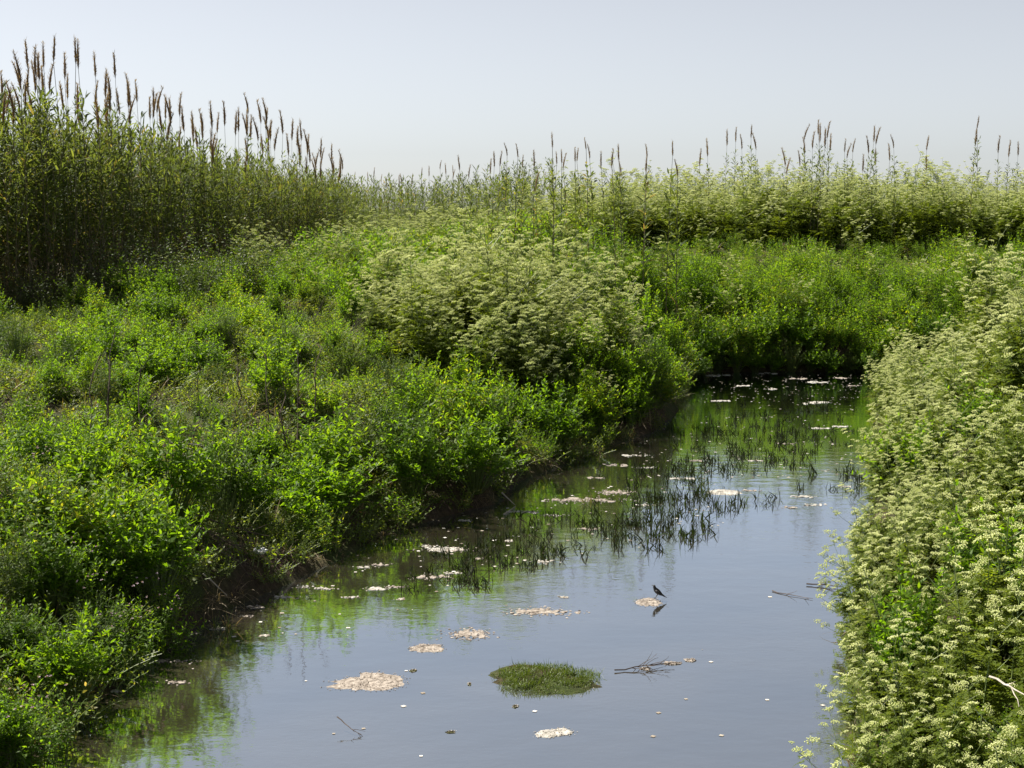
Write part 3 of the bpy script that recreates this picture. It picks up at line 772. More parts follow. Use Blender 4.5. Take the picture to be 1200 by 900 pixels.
name_by_marks(it_e, MARKS_R, 'waterside white-flowered hemlock', 'hemlock', 'hemlock at the water edge of the right bank')
name_by_marks(it_s, MARKS_R, 'white-flowered hemlock on the slope', 'hemlock', 'hemlock on the right bank slope')
bulge = []
for k, (px, py) in enumerate([(1003, 770), (1012, 730), (1000, 745), (1018, 800), (1010, 700), (1022, 690), (1030, 600), (1022, 590), (1036, 570), (1040, 520), (1034, 490), (1030, 470), (1024, 840), (1030, 870), (1045, 545)]):
    q = at(px, py); q[2] = max(0.0, gz1(q[0] + .25, q[1])); q[0] += .25; v = [3, 5, 1, 7, 6][k % 5]
    o = hemlock_full(q, v, (r.normal(0, .12), -.32 + r.normal(0, .1), r.uniform(-.6, .6)), r.uniform(.5, .72), None, None); bulge.append((o, px, py))
name_by_marks(bulge, MARKS_R, 'hemlock drooping over the stream', 'hemlock', 'hemlock bulging over the water')
rb_items = []
for k, (px, py) in enumerate([(1180, 640), (1075, 520), (1150, 480), (1190, 520), (1100, 430), (1170, 400), (1060, 740)]):
    q = on_ground(px, py, .8); v = k % 4; sc = r.uniform(.75, 1.1)
    o = place_tree('leafy_bush', [('stems', BUSH_ST[v], None), ('leaves', BUSH_LV[v], None)], q, rnd_rot(r, .1), sc); rb_items.append((o, px, py))
name_by_marks(rb_items, MARKS_R, 'leafy green bush among hemlock', 'bush', 'leafy bushes on the right bank')
# leafy weeds that fill the foot of the right bank
P = jitter_grid(1.5, 16, 7.5, 41, .55, r); s, left = shore(P); ok = (s > -.05) & (s < 1.3) & ~left & in_view(P, 1.6); P = P[ok]; z = gz(P)
fw = np.column_stack([P, np.maximum(z, 0), r.uniform(.35, .7, len(P)), r.normal(0, .1, len(P)), r.normal(-.18, .12, len(P)), r.uniform(-.5, .5, len(P)), r.integers(0, 5, len(P))])
lo = r.uniform(0, 1, len(P)) < .25
scatter('waterside_weeds', src_w, fw[lo, :3], fw[lo, 3], fw[lo, 4:7], fw[lo, 7], 'green weeds filling the foot of the right bank below the hemlock', 'weeds')
scatter('young_hemlock', src_h, fw[~lo, :3], fw[~lo, 3] * .95, fw[~lo, 4:7], fw[~lo, 7], 'small young hemlock packed along the foot of the right bank', 'hemlock')
# mound on the left bank
P = jitter_grid(-6, 6, 27, 41, .62, r); s, left = shore(P); ok = (s > .6) & left & mound(P); P, s = P[ok], s[ok]; z = gz(P)
lump = np.sin(P[:, 0] * 2.1 + 1) * np.sin(P[:, 1] * 1.3 + .6 * np.sin(P[:, 0]))
ok = (lump > -.5) | (r.uniform(0, 1, len(P)) < .4); P, s, z, lump = P[ok], s[ok], z[ok], lump[ok]
S = r.uniform(.8, 1.2, len(P)) * np.clip(.55 + .16 * s, .5, 1.0) * (1 + .38 * lump)
order = np.argsort(P[:, 1]); mitems = []
for rank, i in enumerate(order):
    v = int(r.integers(0, 8)); rot = rnd_rot(r, .08); loc = (P[i, 0], P[i, 1], z[i])
    if rank < 110: px, py = to_px(np.array([[P[i, 0], P[i, 1], z[i] + 1.5]])); o = hemlock_one(loc, v, rot, float(S[i]), None, None); o.data = MHEM_ONE[v % 3] if r.uniform() < .45 else o.data; mitems.append((o, px[0], py[0]))
    else: hem_rest.append((*loc, S[i], *rot, v))
name_by_marks(mitems, [(450, 340, 'its reed side'), (540, 290, 'its top'), (600, 400, 'its foot'), (690, 340, 'its bend side')], 'pale hemlock in the left bank mound', 'hemlock', 'hemlock in the mound on the left bank')
fb_items = []
for x_ in np.arange(4.9, 15, .62):
    y_ = float(np.interp(x_, [4.8, 5.2, 6.2, 10, 16], [39.8, 40.9, 42.1, 42.35, 42.8])) + r.uniform(-.05, .35); sc = r.uniform(.8, 1.35); v = int(r.integers(0, 4))
    zz = gz1(x_, y_)
    o = place_tree('leafy_bush', [('stems', BUSH_ST[v], None), ('leaves', BUSH_LV[v], None)], (x_, y_, max(zz - .25, .02)), (.35 + r.normal(0, .1), r.normal(0, .1), 0), (sc, sc, sc * .95))
    px, py = to_px(np.array([[x_, y_, zz]])); fb_items.append((o, px[0], py[0]))
for x_ in np.arange(5.0, 13.5, .55):
    y_ = float(np.interp(x_, [4.8, 5.2, 6.2, 10, 16], [39.8, 40.9, 42.0, 42.15, 42.6])) - r.uniform(.0, .3); v = int(r.integers(0, 6)); sc = r.uniform(.5, .8)
    o = place_tree('leafy_bush', [('stems', BUSH_ST[v], None), ('leaves', BUSH_LV[v], None)], (x_, y_, .03), (.3 + r.normal(0, .12), r.normal(0, .12), 0), sc)
    px, py = to_px(np.array([[x_, y_, .3]])); fb_items.append((o, px[0], py[0]))
name_by_marks(fb_items, [(800, 430, 'the tip of the left bank'), (910, 440, 'the scum under the far bank'), (1030, 440, 'the right bank hemlock')], 'shaded bush over the far water', 'bush', 'bushes hanging over the far bank')
fx = []
for x_, y_ in jitter_grid(3, 22, 42.2, 48, 1.25, r):
    s_, l_ = shore(np.array([[x_, y_]]))
    if s_[0] > .5 and l_[0] and r.uniform() < .8:
        v = int(r.integers(0, 3)); sc = r.uniform(.6, 1.0) * (1 if s_[0] > 1.2 else .8); zz = gz1(x_, y_)
        o = place_tree('tall_bush', [('stems', TALL_ST[v], None), ('leaves', TALL_LV[v], None)], (x_, y_, zz), rnd_rot(r, .07), sc)
        px, py = to_px(np.array([[x_, y_, zz + 1]])); fx.append((o, px[0], py[0]))
for (px, py, sc) in [(700, 430, .75), (735, 440, .7), (765, 445, .65), (720, 400, .8), (660, 415, .65), (620, 430, .55), (780, 415, .7)]:
    q = on_ground(px, py, .6); v = int(r.integers(0, 3))
    o = place_tree('tall_bush', [('stems', TALL_ST[v], None), ('leaves', TALL_LV[v], None)], q, rnd_rot(r, .07), sc); fx.append((o, px, py))
name_by_marks(fx, [(800, 380, 'the tip of the left bank'), (910, 340, 'the middle of the far bank'), (1060, 320, 'the right bank hemlock'), (700, 420, 'the bend side of the mound')], 'tall leafy green bush', 'bush', 'tall bushes around the bend')
# outer bank of the bend
P = jitter_grid(-2, 30, 41, 55, .62, r); s, left = shore(P); ok = (s > .15) & left & in_view(P) & (P[:, 0] > 2); P, s = P[ok], s[ok]; z = gz(P)
kind = r.uniform(0, 1, len(P))
far_w = []; fitems = []
for i in range(len(P)):
    rot = rnd_rot(r, .1); loc = (P[i, 0], P[i, 1], z[i]); v = int(r.integers(0, 5))
    if kind[i] < (.2 if s[i] < 5 else .06): 
        if s[i] < 3.2 and n_ind.setdefault('fb', 0) < 40:
            n_ind['fb'] += 1
            px, py = to_px(np.array([[P[i, 0], P[i, 1], z[i] + 1]])); fitems.append((hemlock_one(loc, v, rot, float(r.uniform(.6, .85)), None, None), px[0], py[0]))
        else: hem_rest.append((*loc, r.uniform(.6, .9), *rot, v))
    else: far_w.append((*loc, r.uniform(.8, 1.45) if s[i] < 6 else r.uniform(.45, .8), *rot, v))
far_w = np.array(far_w)
name_by_marks(fitems, [(780, 360, 'the tip of the left bank'), (910, 390, 'the middle of the far water edge'), (1040, 360, 'the right bank hemlock')], 'hemlock on the far bank', 'hemlock', 'hemlock on the far bank of the bend')
scatter('far_bank_weeds', src_w, far_w[:, :3], far_w[:, 3], far_w[:, 4:7], far_w[:, 7], 'bright green weeds on the far bank where the stream bends', 'weeds')
# back row
src_m = []
for m_ in MHEM_ONE:
    src_m.append(next(o for o, _, _ in mitems if o.data == m_))
P = jitter_grid(-14, 36, 50, 74, .72, r); s, left = shore(P); ok = in_view(P) & ((P[:, 0] > -7.5) | (P[:, 1] > 72)) & left & ~in_poly(P, REED_POLY) & ((P[:, 1] > 53) | (P[:, 0] < 4)); P = P[ok]; z = gz(P)
back_scrub = []
for i in range(len(P)):
    if P[i, 0] < 2.5 and r.uniform() < .75: back_scrub.append((P[i, 0], P[i, 1], z[i], r.uniform(1.4, 2.3), *rnd_rot(r, .08), int(r.integers(0, 5)))); continue
    hem_rest.append((P[i, 0], P[i, 1], z[i], r.uniform(.85, 1.25) * (1 + .18 * math.sin(P[i, 0] * .9 + 2 * math.sin(P[i, 1] * .7)) * math.sin(P[i, 0] * .37 + 1)), *rnd_rot(r, .08), int(r.choice([0, 1, 2, 3, 4, 5, 6, 7, 5, 6, 7, 5, 8, 9]))))
P = jitter_grid(-10, 3, 41.5, 62, .8, r); s, left = shore(P); ok = left & (s > 1) & ~mound(P) & ~in_poly(P, REED_POLY); P = P[ok]; z = gz(P); scrub = []
for i in range(len(P)):
    if r.uniform() < .12: hem_rest.append((P[i, 0], P[i, 1], z[i], r.uniform(.6, 1.0), *rnd_rot(r, .08), int(r.integers(0, 5))))
    else: scrub.append((P[i, 0], P[i, 1], z[i], r.uniform(.9, 1.5), *rnd_rot(r, .08), int(r.integers(0, 5))))
scrub = np.array(scrub + back_scrub)
scatter('scrub', src_w, scrub[:, :3], scrub[:, 3], scrub[:, 4:7], scrub[:, 7], 'mixed scrub between the reeds and the hemlock mound', 'scrub')
hr = np.array(hem_rest)
scatter('hemlock_thicket', src_h + src_m, hr[:, :3], hr[:, 3], hr[:, 4:7], hr[:, 7], 'thicket of pale flowering hemlock along the back of the banks', 'hemlock thicket')

# ------------------------------------------------------------------ reeds
LEFT_TIPS = [(19, 69), (24, 58), (32, 44), (45, 51), (49, 58), (53, 47), (42, 60), (69, 38), (80, 40), (77, 58), (97, 44), (115, 58), (136, 58), (129, 84), (125, 96), (154, 83),
    (163, 91), (146, 96), (141, 102), (178, 101), (185, 100), (173, 111), (196, 109), (208, 107), (201, 113), (218, 123), (225, 129), (239, 126), (235, 133), (250, 118), (264, 118),
    (271, 129), (277, 125), (287, 107), (289, 127), (295, 133), (302, 115), (312, 114), (309, 125), (327, 129), (340, 138), (354, 139), (358, 151), (347, 147), (362, 169), (376, 161),
    (387, 167), (400, 175), (361, 182), (390, 180), (9, 100), (14, 111), (2, 107), (38, 96), (69, 93), (84, 100), (94, 96), (122, 115), (210, 147), (191, 120), (229, 147), (249, 162)]
_r = np.random.default_rng(9)
for _px in _r.uniform(0, 405, 46):
    _py = float(np.interp(_px, [0, 60, 140, 220, 310, 405], [75, 55, 75, 118, 122, 182])) + abs(_r.normal(0, 22)) + 4
    LEFT_TIPS.append((float(_px), _py))
BACK_TIPS = [(413, 200), (427, 200), (441, 195), (448, 203), (455, 207), (466, 204), (473, 202), (481, 202), (495, 195), (505, 193), (518, 186), (523, 190), (528, 192), (533, 197), (537, 202),
    (547, 178), (554, 190), (571, 183), (575, 174), (582, 174), (592, 164), (602, 165), (611, 178), (625, 172), (650, 151), (647, 174), (658, 171), (667, 176), (676, 169), (684, 169),
    (691, 157), (697, 165), (711, 174), (723, 171), (730, 165), (733, 186), (756, 164), (755, 180), (783, 160), (795, 183), (631, 199), (832, 161), (822, 173), (851, 150), (862, 147),
    (882, 144), (873, 156), (886, 154), (915, 172), (923, 184), (936, 175), (947, 143), (957, 143), (965, 137), (975, 140), (944, 159), (953, 152), (961, 148), (970, 155), (992, 161),
    (999, 161), (996, 166), (1009, 180), (1019, 145), (1024, 147), (1016, 158), (1030, 173), (1040, 167), (1052, 155), (1088, 157), (1082, 182), (1141, 148), (1149, 133), (1172, 158),
    (1182, 163), (1193, 164)]
def reed_with_plume(foot, tip_z, kinds, v, base_h, lean, label, group, plume_s):
    sts, lvs, parts = kinds
    g = foot[2]; h = tip_z - g; ph = .85 * plume_s
    cane_h = h - ph * .92
    k = cane_h / base_h
    root = empty('giant_reed', foot); root.rotation_euler = (lean[0], lean[1], random.uniform(0, 6.28))
    mt = Matrix.Diagonal((max(k, .8), max(k, .8), k, 1))
    o = mobj('cane', sts[v], root); o.matrix_local = mt
    o = mobj('leaves', lvs[v], root); o.matrix_local = mt
    tipl = mt @ Vector(parts[v][2][-1])
    o = mobj('plume', PLUME[random.randrange(4)], root); o.matrix_local = Matrix.Translation(tipl - Vector((0, 0, .03))) @ Euler((random.gauss(0, .05), random.gauss(0, .05), random.uniform(0, 6.28))).to_matrix().to_4x4() @ Matrix.Diagonal((plume_s * 1.05, plume_s * 1.05, plume_s, 1))
    return tag(root, label, 'reed', group)
r = np.random.default_rng(44)
ks_l = (PREED_ST, PREED_LV, PREED); ks_b = (BREED_ST, BREED_LV, BREED)
for kk, (px, py) in enumerate(sorted(LEFT_TIPS)):
    # depth of the thicket front along this sight line
    sx = (px - 600) / FPX; best = 45.
    for d in np.arange(34, 80, .25):
        if in_poly(np.array([[sx * d, d]]), REED_POLY)[0]: best = d; break
    d = best + r.uniform(.3, 3.5)
    tip = at_depth(px, py, d); g = gz1(tip[0], d)
    reed_with_plume((tip[0], d, g), tip[2], ks_l, int(r.integers(0, 4)), 6.0, (0, 0), 'tall brown-plumed reed, %splume of the left thicket counted from the frame edge' % (ordinal(kk) or 'first '), 'plumed reeds of the left thicket', r.uniform(.85, 1.1) * (1 if d < 50 else 1.1))
for kk, (px, py) in enumerate(sorted(BACK_TIPS)):
    d = r.uniform(53, 60) if px > 800 else (r.uniform(40.5, 45) if px > 540 else r.uniform(82, 95))
    tip = at_depth(px, py, d); g = gz1(tip[0], d)
    reed_with_plume((tip[0], d, g), tip[2], ks_b, int(r.integers(0, 4)), 4.4, (0, 0), 'slim plumed reed on the back bank skyline, %sfrom the tall thicket' % (ordinal(kk) or 'first '), 'plumed reeds along the back bank', r.uniform(.6, .85) if d > 50 else r.uniform(.45, .62))
# leafy canes of the left thicket
P = jitter_grid(-32, -6, 33, 84, .46, r); ok = in_poly(P, REED_POLY) & in_view(P, 4); P = P[ok]; z = gz(P)
dfront = seg_dist(P, REED_FRONT, False)
hgt = np.interp(P[:, 1], [36, 40, 48, 57, 70, 84], [6.2, 6.3, 5.6, 5.2, 4.5, 4.1])
order = np.argsort(dfront + .03 * P[:, 1] + np.where(in_view(P, -.5), 0, 50)); src_r = [None] * 5; rest = []; canes = []
for rank, i in enumerate(order):
    if dfront[i] > 5.5: continue
    v = int(r.integers(0, 5)); k = hgt[i] / 4.6 * r.uniform(.72, 1.04)
    if dfront[i] < .8: k *= r.uniform(.6, 1)
    rot = rnd_rot(r, .085)
    if rank < 150:
        loc = (P[i, 0], P[i, 1], z[i])
        if rank < 100:
            o = place_tree('leafy_reed', [('cane', REED_ST[v], None), ('leaves', REED_LV[v], None)], loc, rot, float(k))
        else:
            o = mobj('leafy_reed', REED_ONE[v], None, loc); o.rotation_euler = rot; o.scale = (k,) * 3
            if src_r[v] is None: src_r[v] = o
        px, py = to_px(np.array([[P[i, 0], P[i, 1], z[i] + 2.5]])); canes.append((o, px[0], py[0]))
    else: rest.append((P[i, 0], P[i, 1], z[i], k, *rot, v))
name_by_marks(canes, [(0, 220, 'the side edge of the picture'), (70, 230, 'the rounded shrub'), (170, 240, 'the dark glossy shrub'), (262, 250, 'the middle shrub of the reed front'), (345, 265, 'the grey-green shrub'), (395, 270, 'the end of the thicket')],
              'plumeless leafy reed cane', 'reed', 'plumeless canes of the left thicket')
# reeds further back, behind the hemlock
P = jitter_grid(-12, 40, 60, 104, 1.15, r); ok = in_view(P) & ((P[:, 0] < 2) | (r.uniform(0, 1, len(P)) < .07)) & (P[:, 1] > 62); P = P[ok]; z = gz(P)
for i in range(len(P)): rest.append((P[i, 0], P[i, 1], z[i], r.uniform(.62, .92) if P[i, 0] < 2 else r.uniform(.55, .75), *rnd_rot(r, .05), int(r.integers(0, 5))))
rest = np.array(rest)
scatter('reed_thicket', src_r, rest[:, :3], rest[:, 3], rest[:, 4:7], rest[:, 7], 'dense inner mass of grey-green reed canes', 'reed thicket')

# ------------------------------------------------------------------ shrubs in front of the reeds
SHRUBS = [(5, 366, .9, 'leafy shrub cut by the frame side under the reeds'), (105, 362, 1.0, 'shrub between the small leafy shrub and the dark glossy one'), (135, 356, 1.2, 'dense dark shrub hiding the foot of the tallest canes'), (235, 358, 1.0, 'lower dark shrub before the tall glossy one'), (30, 372, 1.0, 'rounded bright shrub at the foot of the reeds by the frame side'), (70, 376, .8, 'small leafy shrub beside the rounded shrub under the reeds'),
          (170, 350, 1.3, 'dark glossy shrub under the tallest reeds'), (215, 352, 1.5, 'tall dark glossy shrub below the thinning plumes'), (262, 350, 1.4, 'dark shrub in the middle of the reed front'),
          (300, 345, 1.2, 'dark shrub next to the pale hemlock below the reeds'), (345, 335, 1.1, 'grey-green shrub under the end of the reed thicket'), (395, 330, 1.0, 'low shrub where the reeds meet the far scrub')]
for k, (px, py, sc, lab) in enumerate(SHRUBS):
    q = on_ground(px, py); o = place_tree('shrub', [('stems', SHRUB_ST[k % 3], None), ('leaves', SHRUB_LV[k % 3], None)], q, (0, 0, k * 1.1), sc)
    tag(o, lab, 'shrub', 'shrubs at the foot of the reeds')
r = np.random.default_rng(66); foot = []
for k, px in enumerate(np.linspace(-15, 395, 17)):
    sx = (px - 600) / FPX
    for d in np.arange(32, 82, .25):
        if in_poly(np.array([[sx * d, d]]), REED_POLY)[0]: break
    d -= r.uniform(.2, 1.1); v = int(r.integers(0, 3)); sc = r.uniform(.55, 1.05)
    o = place_tree('shrub', [('stems', SHRUB_ST[v], None), ('leaves', SHRUB_LV[v], None)], (sx * d, d, gz1(sx * d, d)), rnd_rot(r, .06), sc)
    tag(o, 'dark shrub under the reeds, %salong the reed foot from the frame side' % (ordinal(k) or 'first '), 'shrub', 'dark shrubs along the reed foot')
for k, (px, py, sc) in enumerate([(350, 350, .8), (372, 362, .65), (408, 352, .7), (160, 358, .6), (135, 362, .5)]):
    q = on_ground(px, py)
    hemlock_one(q, k, (0, 0, k), sc, ['hemlock under the end of the reed thicket', 'shorter hemlock in front of the thicket end', 'hemlock halfway from the reeds to the mound', 'small hemlock under the tallest reeds', 'smallest hemlock at the foot of the tallest reeds'][k], 'hemlock before the reeds')

# ------------------------------------------------------------------ sedge tufts in the water
r = np.random.default_rng(55)
def water_px(poly, n, out):
    poly = np.asarray(poly, float); lo, hi = poly.min(0), poly.max(0); k = 0
    while k < n:
        p = r.uniform(lo, hi)
        if in_poly(p[None], poly)[0]:
            q = at(*p)
            if shore(q[None])[0][0] < -.15: out.append(q); 
            k += 1
tufts = []
water_px([(690, 600), (830, 572), (845, 600), (832, 632), (780, 645), (700, 640)], 62, tufts)
water_px([(560, 640), (600, 605), (690, 600), (690, 655), (570, 668)], 40, tufts)
water_px([(478, 650), (560, 640), (570, 690), (490, 690)], 18, tufts)
water_px([(800, 500), (960, 470), (990, 500), (940, 545), (800, 560), (740, 560)], 120, tufts)
water_px([(740, 545), (830, 545), (850, 590), (740, 590)], 26, tufts)
water_px([(930, 560), (1010, 545), (1015, 580), (935, 585)], 12, tufts)
water_px([(855, 590), (900, 580), (900, 598), (855, 600)], 5, tufts)
sitems = []
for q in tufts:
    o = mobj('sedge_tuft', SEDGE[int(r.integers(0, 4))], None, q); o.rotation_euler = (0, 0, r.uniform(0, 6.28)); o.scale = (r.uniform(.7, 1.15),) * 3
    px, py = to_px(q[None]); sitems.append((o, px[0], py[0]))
name_by_marks(sitems, [(597, 590, 'the forked twig'), (848, 577, 'the pale mat at the sedge end'), (684, 586, 'the long pale scum streak'), (522, 644, 'the scum streak by the left bank'), (768, 600, 'the middle of the dark sedge stand'), (955, 472, 'the scum patches under the far bank'),
              (860, 520, 'the middle of the sedge by the bend'), (1010, 565, 'the right bank'), (770, 530, 'the tip of the left bank'), (640, 650, 'the open water edge of the sedge')], 'dark sedge tuft', 'sedge', 'sedge tufts standing in the stream')
more = []
water_px([(800, 470), (1000, 450), (1005, 520), (940, 555), (760, 570), (720, 555)], 70, more)
water_px([(470, 660), (600, 600), (700, 585), (700, 650), (560, 690), (480, 695)], 50, more)
water_px([(690, 560), (850, 540), (850, 610), (690, 640)], 30, more)
more = np.array(more); first = {}
for o, _, _ in sitems: first.setdefault(o.data.name, o)
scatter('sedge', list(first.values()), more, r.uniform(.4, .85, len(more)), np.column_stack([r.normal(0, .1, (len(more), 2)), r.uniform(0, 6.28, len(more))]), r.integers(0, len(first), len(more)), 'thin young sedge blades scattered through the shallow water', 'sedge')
for k, (px, py, sc) in enumerate([(262, 738, 1.2), (545, 590, 1.0), (690, 590, 1.0)]):
    o = mobj('grass_tuft', GRASS[k % 2], None, at(px, py)); o.scale = (sc * .8,) * 3
    tag(o, ['yellow-green grass tuft at the waterline below the bare bank cut', 'green grass tuft beside the forked twig', 'bright grass blades growing among the midstream sedge'][k], 'grass tuft')

# ------------------------------------------------------------------ floating mats and scum
def mat_mesh(seed, rx, ry, h, mats, crumbs=120, csize=.0055):
    r = np.random.default_rng(seed); mb = MB(); n, rings = 40, 7
    a = np.arange(n) * 2 * math.pi / n
    prof = 1 + sum(r.normal(0, .22 / k) * np.cos(k * a + r.uniform(0, 6)) for k in range(1, 7)) + r.normal(0, .10, n)
    prof = np.clip(prof, .45, 1.7)
    V = [(0, 0, h)]
    for j in range(1, rings + 1):
        q = j / rings
        for i in range(n):
            z = h * (1 - q ** 2.5) + r.normal(0, h * .22) * (q < 1) - (.012 if j == rings else 0)
            V.append((math.cos(a[i]) * rx * prof[i] * q, math.sin(a[i]) * ry * prof[i] * q, max(z, .004) if j < rings else -.012))
    T = [(0, 1 + i, 1 + (i + 1) % n) for i in range(n)]
    for j in range(rings - 1):
        for i in range(n):
            p, q2 = 1 + j * n + i, 1 + j * n + (i + 1) % n
            T += [(p, p + n, q2 + n), (p, q2 + n, q2)]
    mb.add(V, T, 0)
    if crumbs:
        q = np.sqrt(r.uniform(0, 1.15, crumbs)); k = r.integers(0, n, crumbs)
        C = np.stack([np.cos(a[k]) * rx * prof[k] * q, np.sin(a[k]) * ry * prof[k] * q, np.where(q < 1, h * (1 - q ** 2.5), 0) + .004], 1)
        mb.octas(C, r.uniform(.4, 1.6, crumbs) * csize, .5, 1)
    return mb.mesh('scum_mat', mats)
def patch_mesh(seed, rx, ry, mats, many=1):
    """ragged drift of scum: thin overlapping flakes and crumbs"""
    r = np.random.default_rng(seed); mb = MB(); k = int(r.integers(5, 10)) * many
    for j in range(k):
        cx, cy = (r.uniform(-.75, .75) if many == 1 else r.normal(0, .45)) * rx, r.normal(0, .35) * ry; n = 9; a = np.arange(n) * 6.283 / n
        q = r.uniform(.55, 1.2, n); lx, ly = rx * r.uniform(.12, .36) / many ** .4, ry * r.uniform(.3, .8) / many ** .4; h = r.uniform(.004, .014)
        V = [(cx, cy, h)] + [(cx + math.cos(t) * lx * u, cy + math.sin(t) * ly * u, h * r.uniform(.5, .9)) for t, u in zip(a, q * .8)] + [(cx + math.cos(t) * lx * u, cy + math.sin(t) * ly * u, -.008) for t, u in zip(a, q)]
        T = [(0, 1 + i, 1 + (i + 1) % n) for i in range(n)]
        for i in range(n): p, p2 = 1 + i, 1 + (i + 1) % n; T += [(p, p + n, p2 + n), (p, p2 + n, p2)]
        mb.add(V, T, 0)
    c = 26 * many * many; C = np.stack([r.normal(0, .6, c) * rx, r.normal(0, .6, c) * ry, np.full(c, .003)], 1)
    mb.octas(C, r.uniform(.006, .02, c), .3, 1)
    return mb.mesh('scum_patch', mats)
def mat_at(px, py, wpx, hpx, seed, label, name='scum_mat', mat='scum', h=.009, crumbs=160, rot=0):
    q = at(px, py); q2 = at(px, py + hpx / 2); q1 = at(px, py - hpx / 2); d = q[1]
    rx, ry = wpx / 2 * d / FPX, (q1[1] - q2[1]) / 2
    mats = [M[mat], M['crust'] if mat == 'scum' else M['flake']]
    o = mobj(name, patch_mesh(seed, rx * 1.15, ry * .9, mats, 1 if name == 'scum_patch' else 3) if name == 'scum_patch' or (name == 'scum_mat' and seed not in (1, 3, 5, 6, 7)) else mat_mesh(seed, rx, ry, h, mats, crumbs), None, q)
    o.rotation_euler = (0, 0, rot)
    return tag(o, label, 'scum mat' if name == 'scum_mat' else name.replace('_', ' '), 'scum mats floating on the stream')
mat_at(432, 800, 92, 24, 1, 'largest pinkish scum mat floating in the near stream', crumbs=420, rot=.18)
mat_at(634, 717, 56, 9, 2, 'thin pinkish scum mat floating between the sedge and the grass islet', crumbs=200)
mat_at(500, 758, 44, 10, 3, 'small brown scum mat beyond the largest one', crumbs=200)
mat_at(550, 743, 40, 12, 4, 'broken pale scum patch beside the small brown mat', crumbs=260, h=.012)
mat_at(760, 705, 34, 11, 5, 'pale scum mat with the dark bird standing on it', crumbs=160)
mat_at(652, 858, 42, 12, 6, 'bright white scum patch floating nearest the camera', mat='whitescum', crumbs=120)
mat_at(848, 577, 46, 7, 7, 'pale scum mat at the end of the midstream sedge', mat='whitescum', h=.02)
mat_at(684, 586, 70, 6, 8, 'long pale scum streak near the forked twig', h=.012)
mat_at(720, 577, 30, 5, 9, 'short pale scum streak beyond the forked twig')
mat_at(522, 644, 40, 6, 10, 'pale scum streak among sedge by the left bank', mat='whitescum')
mat_at(1030, 645, 52, 26, 11, 'pale scum washed into the inlet under the right bank', h=.02, crumbs=300)
mat_at(178, 775, 60, 6, 12, 'greenish scum strip along the near left bank', h=.02)
small = [(445, 662, 22), (425, 665, 16), (500, 640, 18), (535, 645, 26), (545, 610, 14), (442, 690, 36), (462, 688, 20), (410, 700, 16), (470, 702, 10), (505, 677, 40), (530, 672, 22), (640, 658, 24), (690, 620, 20),
         (612, 600, 40), (650, 604, 30), (560, 655, 16), (660, 700, 10), (596, 634, 12), (720, 545, 34), (760, 548, 22), (745, 534, 30), (700, 560, 20), (800, 561, 30), (760, 592, 20), (925, 595, 22), (955, 592, 30), (940, 582, 28), (880, 575, 16),
         (842, 440, 32), (900, 438, 26), (935, 444, 24), (870, 452, 18), (960, 448, 26), (985, 443, 18), (955, 472, 42), (845, 470, 24), (1000, 452, 16), (905, 456, 14), (985, 500, 18), (920, 520, 20), (965, 502, 26), (885, 540, 22), (815, 540, 18), (990, 570, 16),
         (380, 690, 20), (300, 712, 24), (330, 700, 26), (355, 688, 16), (230, 742, 20), (255, 737, 22), (130, 810, 20), (205, 800, 26), (110, 840, 16), (150, 770, 22), (290, 722, 10), (310, 745, 9)]
pitems = []
for k, (px, py, w) in enumerate(small):
    o = mat_at(px, py, w, max(2.2, w * (.10 if py < 620 else .16)), 40 + k, 'x', name='scum_patch', mat='whitescum' if k % 3 else 'scum', h=.015, crumbs=30)
    pitems.append((o, px, py))
name_by_marks(pitems, [(597, 590, 'the forked twig'), (848, 577, 'the pale mat at the sedge end'), (522, 644, 'the scum streak by the left bank'), (900, 440, 'the dark foot of the far bank'), (300, 712, 'the bare bank cut'), (150, 790, 'the greenish scum strip'), (740, 540, 'the weeds of the left bank tip'), (940, 590, 'the right bank sedge')],
              'small pale scum patch', 'scum patch', 'scum patches floating on the stream')
# tiny flecks
mb = MB(); C = []
for poly, n in [([(815, 436), (1010, 436), (1012, 470), (820, 470)], 260), ([(760, 470), (1000, 470), (1000, 560), (740, 560)], 260), ([(480, 600), (700, 560), (860, 560), (860, 620), (500, 690)], 230), ([(200, 730), (450, 630), (560, 640), (560, 700), (230, 800)], 70), ([(380, 700), (960, 640), (990, 880), (300, 890)], 26)]:
    poly = np.asarray(poly, float); lo, hi = poly.min(0), poly.max(0)
    for _ in range(n):
        p = r.uniform(lo, hi)
        if in_poly(p[None], poly)[0]:
            q = at(*p)
            if shore(q[None])[0][0] < -.03: C.append(q)
C = np.array(C); mb.octas(C + [0, 0, .004], r.uniform(.008, .034, len(C)), .10, 0)
tag(mobj('floating_debris', mb.mesh('floating_debris', [M['flake']])), 'scattered pale flecks of debris floating on the water', 'debris', kind='stuff')

